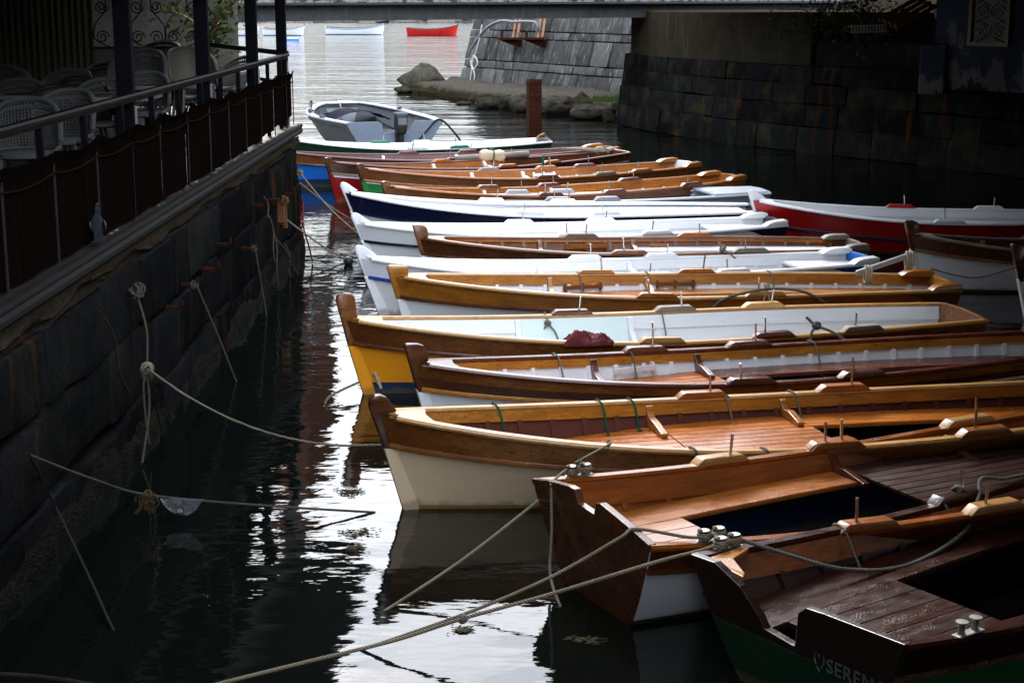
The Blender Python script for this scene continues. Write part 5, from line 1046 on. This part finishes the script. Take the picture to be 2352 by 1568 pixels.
tie(13, .225, 1, .28, 'ropeg', 'grey tie on the mahogany gunwale nearest the dark stem post')
tie(13, .345, 1, .28, 'ropeg', 'grey tie right of the first mahogany knee')
tie(13, .645, 1, .26, 'ropeg', 'knotted grey tie over the mahogany gunwale right of its pins')
tie(12, .52, 1, .26, 'ropeg', 'thin tie hanging down the white inside of the yellow boat')
tie(11, .34, 1, .2, 'ropeg', 'frayed tie bunch inside the golden boat near its first knee')
tie(11, .47, 1, .2, 'ropeg', 'slanting tie inside the golden boat by the second knee')
tie(11, .70, 1, .24, 'ropeg', 'slanting tie inside the golden boat before the grey bar')
tie(15, .55, 1, .1, 'ropeg', 'rope lashing round the pale thole pad of the mahogany boat', True, True)
tie(16, .80, -1, .24, 'ropeg', 'tie with open loop on the wet red gunwale near the cleat')
tie(16, .645, -1, .2, 'ropeg', 'tie on the wet red gunwale close to the drooping rope')
rh = BT[12]; b = MB(); q = W(rh, .33, rh[1].zsh(.33) - .05, 1, -.09); knot(b, q, .03, .009, 2)
b.tube(spline([W(rh, .33, rh[1].zsh(.33) + .04, 1, .0), q, q + Vector((-.08, 0, -.12)), q + Vector((-.06, -.02, -.22))], 6), .010, 6); b.tube(spline([q, q + Vector((.08, 0, -.1)), q + Vector((.12, -.05, -.22))], 6), .010, 6)
tag(b.build('tie_rope', M['ropeg'], None, True), 'forked grey rope tied over the yellow boat by its first white knee', 'rope')
# dark ropes round tholes of golden and yellow boats
rh = BT[11]; t_ = W(rh, .635, rh[1].zsh(.635) + .1, -1, -.02)
rope('fender_rope', [W(rh, .53, .30, -1, .06), W(rh, .56, .50, -1, .04), t_ + Vector((0, 0, -.01)), W(rh, .70, .56, -1, .05), W(rh, .76, .34, -1, .10)], .016, 'ropeg', 'thick grey green rope arched over the near side of the golden boat')
b = MB(); knot(b, t_ + Vector((0, -.02, .03)), .03, .007, 4)
for dx in (-.03, .03): b.tube(spline([t_, t_ + Vector((dx, -.05, -.12)), t_ + Vector((dx * 2.4, -.05, -.25)), t_ + Vector((dx, -.05, -.3))], 6), .006, 5)
tag(b.build('lashing', M['ropey'], None, True), 'pale thin lashing loops hanging round the golden boat thole pin', 'rope')
rh = BT[12]; t_ = W(rh, .69, rh[1].zsh(.69) + .1, -1, -.02); b = MB(); knot(b, t_, .035, .013, 6); b.tube(spline([t_ + Vector((-.1, .02, .08)), t_, t_ + Vector((.14, -.05, -.05)), t_ + Vector((.32, -.12, -.16))], 8), .014, 7); b.tube(spline([t_, t_ + Vector((-.06, -.05, -.08)), t_ + Vector((-.04, -.06, -.22))], 6), .014, 7)
tag(b.build('rope_knot', M['ropeg'], None, True), 'stiff grey green rope knotted on the yellow boat thole', 'rope')
rh = BT[9]; t_ = W(rh, .655, rh[1].zsh(.655) + .07, -1, -.02); b = MB(); knot(b, t_, .04, .012, 9); b.tube(spline([t_, t_ + Vector((-.1, -.04, -.12))], 4), .012, 6); b.tube(spline([t_, t_ + Vector((.16, -.04, -.12))], 4), .012, 6)
tag(b.build('rope_knot', M['ropeg'], None, True), 'grey rope knot round a thole pin of the dark brown boat', 'rope')
# padded bar on the golden boat's stern
rh = BT[11]; e0, e1 = W(rh, .835, .60, 1, -.62), W(rh, .935, .78, 1, -.42)
gb = empty('padded_bar', (0, 0, 0), 0, 'grey bar with two pale rope loops propped at the golden boat stern', 'bar')
MB().bar(e0, e1, .05, .06).build('bar', M['greyp'], gb, False, .008)
for e in (e0.lerp(e1, .22), e1): 
    b = MB()
    for k in range(3): b.tube([e + Vector((.03 * k - .03 + .0, .07 * math.cos(t), -.06 + .10 * math.sin(t))) for t in (2 * math.pi * i / 14 for i in range(15))], .014, 6)
    b.build('rope_loop', M['ropey'], gb, True)
# red life jacket
rh = BT[12]; c = W(rh, .338, rh[1].zsh(.338) + .016, -1, -.045); bm = bmesh.new(); bmesh.ops.create_grid(bm, x_segments=36, y_segments=20, size=1)
tang = (W(rh, .42, 0, -1) - W(rh, .40, 0, -1)); tang.z = 0; tang.normalize(); nrm = Vector((tang.y, -tang.x, 0))
def jkz(x, y):
    e_ = max(0, 1 - max(abs(x), abs(y)) ** 5); f_ = mnoise.noise(Vector((x * 2.6, y * 2.2, 7))) * .055 + (1 - abs(mnoise.noise(Vector((x * 3.4 + y, y * 2.4, 1)))) * 2.2) * .022
    lump = .05 * math.exp(-((x + .48) / .42) ** 2) + .03 / (1 + math.exp(-(x + .2) * 8)) + .02 * mnoise.noise(Vector((x * 6, y * 4, 11)))
    return max((.02 + lump + f_) * e_, .0) - max(0, y - .45) ** 1.4 * .05
def jkp(x, y, dz=0.0):
    r_ = 1 + .22 * mnoise.noise(Vector((x * 1.7, y * 1.7, 3)))
    return c + tang * (x * .225 * r_) + nrm * (y * .085 * r_ + .01) + Vector((0, 0, jkz(x, y) + dz))
for v in bm.verts:
    v.co = jkp(v.co.x, v.co.y)
ret = bmesh.ops.extrude_face_region(bm, geom=bm.faces[:]); 
for v in [q for q in ret['geom'] if isinstance(q, bmesh.types.BMVert)]: v.co.z -= .022
bmesh.ops.recalc_face_normals(bm, faces=bm.faces); me = bpy.data.meshes.new('life_jacket'); bm.to_mesh(me); bm.free()
JK = NT('red_jacket_cloth'); v = JK.co(); n = JK.noise(v, 30, 4); JK.bump(n, .006); me.materials.append(JK.base(JK.ramp(JK.noise(v, 6, 3), [(.3, (.06, .001, .002)), (.7, (.16, .002, .004))]), .7)); me.polygons.foreach_set('use_smooth', [True] * len(me.polygons))
lj = bpy.data.objects.new('life_jacket', me); col.objects.link(lj); tag(lj, 'crumpled red life jacket lying over the yellow boat gunwale', 'life jacket')
for k, (x, y0_, y1_) in enumerate(((-.25, -.5, .35), (.12, -.8, -.1), (.45, -.7, 0.0))):
    b = MB(); rows = []
    for i in range(9):
        y = y0_ + (y1_ - y0_) * i / 8; rw = []
        for dx in (-.06, .06): rw.append(jkp(x + dx + .3 * y, y, .010))
        rows.append(rw)
    b.grid(rows); b.build('reflective_tape', plain('silver_tape', (.62, .60, .60), .35) if k == 0 else bpy.data.materials['silver_tape'], lj, True)
# fender cushion on the far boats, tarp ropes, buckets
bm = bmesh.new(); bmesh.ops.create_uvsphere(bm, u_segments=24, v_segments=16, radius=1); fc_ = W(BT[3], .66, BT[3][1].zsh(.66) + .05, -1, .08)
for v in bm.verts:
    x, y, z = v.co; sq = lambda q: math.copysign(abs(q) ** .55, q); k = 1 - .22 * math.exp(-(x * 5) ** 2); v.co = Vector((sq(x) * .26 * (1), sq(y) * .1 * k, sq(z) * .115 * k))
me = bpy.data.meshes.new('fender_cushion'); bm.to_mesh(me); bm.free(); me.materials.append(plain('stained_canvas', (.58, .50, .33), .8)); me.polygons.foreach_set('use_smooth', [True] * len(me.polygons))
o = bpy.data.objects.new('fender_cushion', me); col.objects.link(o); o.location = px(1131, 357, Y=fc_.y); o.rotation_euler = (.2, .05, .3); tag(o, 'pale stained canvas cushion tied with green cord on a far gunwale', 'cushion')
b = MB(); b.tube([Vector((0, .12 * math.cos(t), .135 * math.sin(t))) for t in (2 * math.pi * i / 16 for i in range(17))], .012, 5); q = b.build('cord', M['ropegr'], o, True)
p = px(1246, 372, .6); b = MB(); b.bar(p + Vector((0, 0, -.12)), p + Vector((.02, 0, .12)), .05, .05); tag(b.build('rag', M['ropegr'], None, False, .01), 'bright green rag tied to the green hulled boat inside', 'rag')
rope('arched_rope', [W(BT[3], .86, .55, -1), px(1367, 344, .85), px(1380, 338, .95), px(1394, 345, .85), px(1399, 352, .6)], .02, 'ropey', 'pale rope arched over the stern of the red hulled boat')
rope('coil_on_stern', [px(1232, 320, .6), px(1240, 312, .72), px(1250, 309, .74), px(1256, 314, .66), px(1262, 318, .6)], .03, 'orange', 'orange bundle on the stern of the farthest white boat', 'rope')
lg = W(BT[2], .58, BT[2][1].zsh(.58) + .06, -1, -.02); b = MB(); d_ = Vector((math.cos(.37), math.sin(.37), .03)); b.tube([lg - d_ * .7, lg + d_ * .9], .065, 8); tag(b.build('spar', M['grey'], None, True), 'grey wooden spar laid along the blue hulled boat', 'spar')
b = MB(); e = W(BT[2], .82, BT[2][1].zsh(.82) + .05, -1, -.2)
for k in range(3): b.bar(e + Vector((.12 * k, .25, .05)), e + Vector((.12 * k + .9, -.1 + .2 * k, .02)), .05, .04)
tag(b.build('loose_boards', M['grey'], None), 'loose grey boards across the stern of the blue hulled boat', 'boards')
# iron hooks, rings and ropes along the quay
for i, (u, v, l) in enumerate(((408, 648, 'rusty iron hook holding the long thin line, middle of the quay'), (460, 612, 'rusty iron stake on the quay below the third post'), (490, 556, 'rusty iron stake on the quay, upper of the pair below the fence'), (576, 466, 'rusty iron stake near the fallen leaves'), (645, 440, 'rusty iron stake close to the quay corner'), (552, 566, 'rusty hook with a thin line tied to it, farther along the quay'), (372, 700, 'rusty iron stake low on the quay, right of the ring knot'), (612, 455, 'rusty iron stake above the looped ropes'))):
    p = qw(u, v, -.02); b = MB(); b.bar(p + Vector((.05, 0, .16)), p + Vector((.05, 0, -.14)), .045, .03); b.bar(p + Vector((0, 0, -.02)), p + Vector((.16, -.02, -.03)), .03, .035); b.tube(spline([p + Vector((.14, -.02, -.03)), p + Vector((.19, -.03, .0)), p + Vector((.18, -.03, .05))], 4), .014, 6)
    tag(b.build('iron_hook', RUST, None, False, .004), l, 'hook', 'rusty hooks on the quay wall')
    if i in (0, 5):
        e = px(545, 876, 0) if i == 0 else px(613, 726, 0)
        rope_k('mooring_rope', [p + Vector((.17, -.02, 0)), (p + Vector((.17, 0, 0))).lerp(e, .5), e + Vector((0, 0, -.03))], .009, 'ropeshade', ('straight thin line from the middle hook into the water', 'straight thin line from the hook nearer the quay corner into the water')[i > 0], [(p + Vector((.16, -.02, -.02)), .035)], group='mooring ropes')
for (u0, v0, u1, v1, mt, l) in ((617, 492, 632, 602, 'ropeshade', 'frayed grey rope hanging double below the corner stakes'), (625, 520, 640, 655, 'ropeshade', 'long rope hanging to the water near the quay corner'), (630, 545, 700, 640, 'ropeshade', 'rope drooping from the quay corner out to the right'), (230, 714, 296, 900, 'roped', 'thin rusty wire hanging on the dark near quay'), (655, 560, 668, 640, 'ropeshade', 'thin frayed line beside the looped ropes near the quay corner'), (640, 575, 690, 652, 'roped', 'thin dark line trailing from the quay corner into the water'), (606, 452, 618, 500, 'ropeshade', 'short rope loop over a stake near the corner')):
    a_, c_ = qw(u0, v0, .1), qw(u1, v1, .14 if u1 < 690 else .25); rope('hanging_rope', [a_, a_.lerp(c_, .3) + Vector((.03, .03, -.02)), a_.lerp(c_, .65) + Vector((.01, -.04, -.06)), c_], .009, mt, l, 'rope', 'ropes hanging on the quay wall')
cp = qw(688, 455, .12); b = MB()
for k in range(13):
    c_ = cp + Vector((.0 + .004 * math.sin(k), 0, -.055 * k)); ex = Vector((1, 0, 0)) if k % 2 else Vector((0, 1, 0)); b.tube([c_ + ex * (.028 * math.cos(t)) + Vector((0, 0, .042 * math.sin(t))) for t in (2 * math.pi * i / 12 for i in range(13))], .010, 5)
tag(b.build('chain', RUST, None, True), 'rusty chain hanging at the quay corner', 'chain')
b = MB(); t_ = qw(640, 470, .1)
for k in range(3): b.box(t_ + Vector((.03, .1 * k, -.08 - .05 * k)), (.08, .09, .3), .2 * k)
knot(b, t_ + Vector((.06, 0, .05)), .06, .016, 3); tag(b.build('rag_bundle', wood('orange_rag', (.12, .035, .006), (.05, .02, .005), .9, .3, False, 0), None), 'orange brown rag bundle wedged at the quay corner stakes', 'rag')
s8 = W(BT[8], 0, .52, -1) + Vector((-.05, 0, 0)); s3 = px(778, 462, .1)
rope_k('mooring_rope', [cp + Vector((0, .1, .35)), (cp + Vector((0, .1, .35))).lerp(s8, .5) + Vector((0, 0, -.06)), s8], .011, 'rope', 'rope from the quay corner to the navy lined white bow', [(cp + Vector((0, .1, .35)), .04)], group='mooring ropes')
rope('mooring_rope', [cp + Vector((0, .1, .2)), (cp + Vector((0, .1, .2))).lerp(W(BT[7], .0, .35, -1), .5) + Vector((0, 0, -.05)), W(BT[7], 0, .35, -1) + Vector((-.05, 0, 0))], .012, 'rope', 'rope from the quay corner to the navy banded bow', group='mooring ropes')
wb = px(800, 600, .05); rope('mooring_rope', [qw(660, 506, .12), qw(660, 506, .12).lerp(wb, .5) + Vector((0, 0, -.03)), wb], .012, 'rope', 'rope from the quay corner down to a small black float', group='mooring ropes')
rope('mooring_rope', [wb, px(740, 625, .03), px(700, 640, .02)], .010, 'roped', 'dark rope trailing on the water from the small float')
b = MB(); b.ball(wb, .07, 7); tag(b.build('float', M['black'], None, True), 'small black float on the water off the quay corner', 'float')
rope('red_cord', [cp + Vector((.05, 0, -.05)), px(697, 520, .55), px(708, 560, .3), px(718, 600, .02)], .012, 'roper', 'red cord hanging down to the water beside the chain')
rope('rope_tassel', [W(BT[12], .02, .22, -1, .01), W(BT[12], .022, .16, -1, .015), W(BT[12], .024, .06, -1, .02)], .016, 'ropey', 'knotted pale rope end hanging from the yellow bow')
rope('mooring_rope', [W(BT[12], 0, .12, -1) + Vector((-.05, -.02, 0)), px(758, 910, .06), px(745, 935, -.03)], .012, 'rope', 'frayed rope end dipping in the water by the yellow bow')
s19 = W(BT[19], 0, .66, -1); rope('mooring_rope', [s19, s19.lerp(W(BT[11], 1, .56, 1), .5) + Vector((0, 0, -.12)), W(BT[11], 1, .56, 1)], .012, 'ropeg', 'rope sagging from the right hand brown stem to the golden stern', group='mooring ropes')
mt_ = W((mbr, mh), 1, mh.zsh(1) + .03, 1, -.1)
rope('mooring_rope', [mt_ + Vector((-.6, -1.2, -.6)), mt_ + Vector((-.25, -.4, -.2)), mt_, mt_ + Vector((.35, -.1, -.3)), mt_ + Vector((.75, -.2, -.85))], .025, 'roped', 'black rope over the motorboat stern corner')
sw = W((mbr, mh), 1, .25, -1, -.1); ow_ = W((mbr, mh), 1, .3, 1, -1.2); rope('tow_cord', [sw + Vector((0, -.08, 0)), ow_ + Vector((0, -.35, .02)), ow_ + Vector((.12, -1.2, -.02)), W(BT[1], .6, .52, 1)], .018, 'ropey', 'ochre cord from the outboard to the nearest white boat')
# floating weed on the bright water
for i, (u, v, wd_) in enumerate(((815, 1222, 70), (808, 1258, 36), (1058, 1444, 36), (1345, 1468, 70), (800, 1130, 50))):
    b = MB()
    for k in range(60):
        p = px(u + rnd.gauss(0, wd_ * .3), v + rnd.gauss(0, 4), .006); a = rnd.uniform(-.5, .5); l = rnd.uniform(.01, .05); b.tube([p, p + Vector((math.cos(a) * l, math.sin(a) * l, .004))], .003, 4)
    tag(b.build('floating_weed', WEED, None), ('patch of floating weed left of the cream hull', 'thin streak of floating weed under the larger patch', 'weed drifting below the knotted rope', 'weed round the rope end by the mahogany stern', 'sparse floating weed near the low rope end')[i], 'seaweed', 'floating weed', 'stuff')
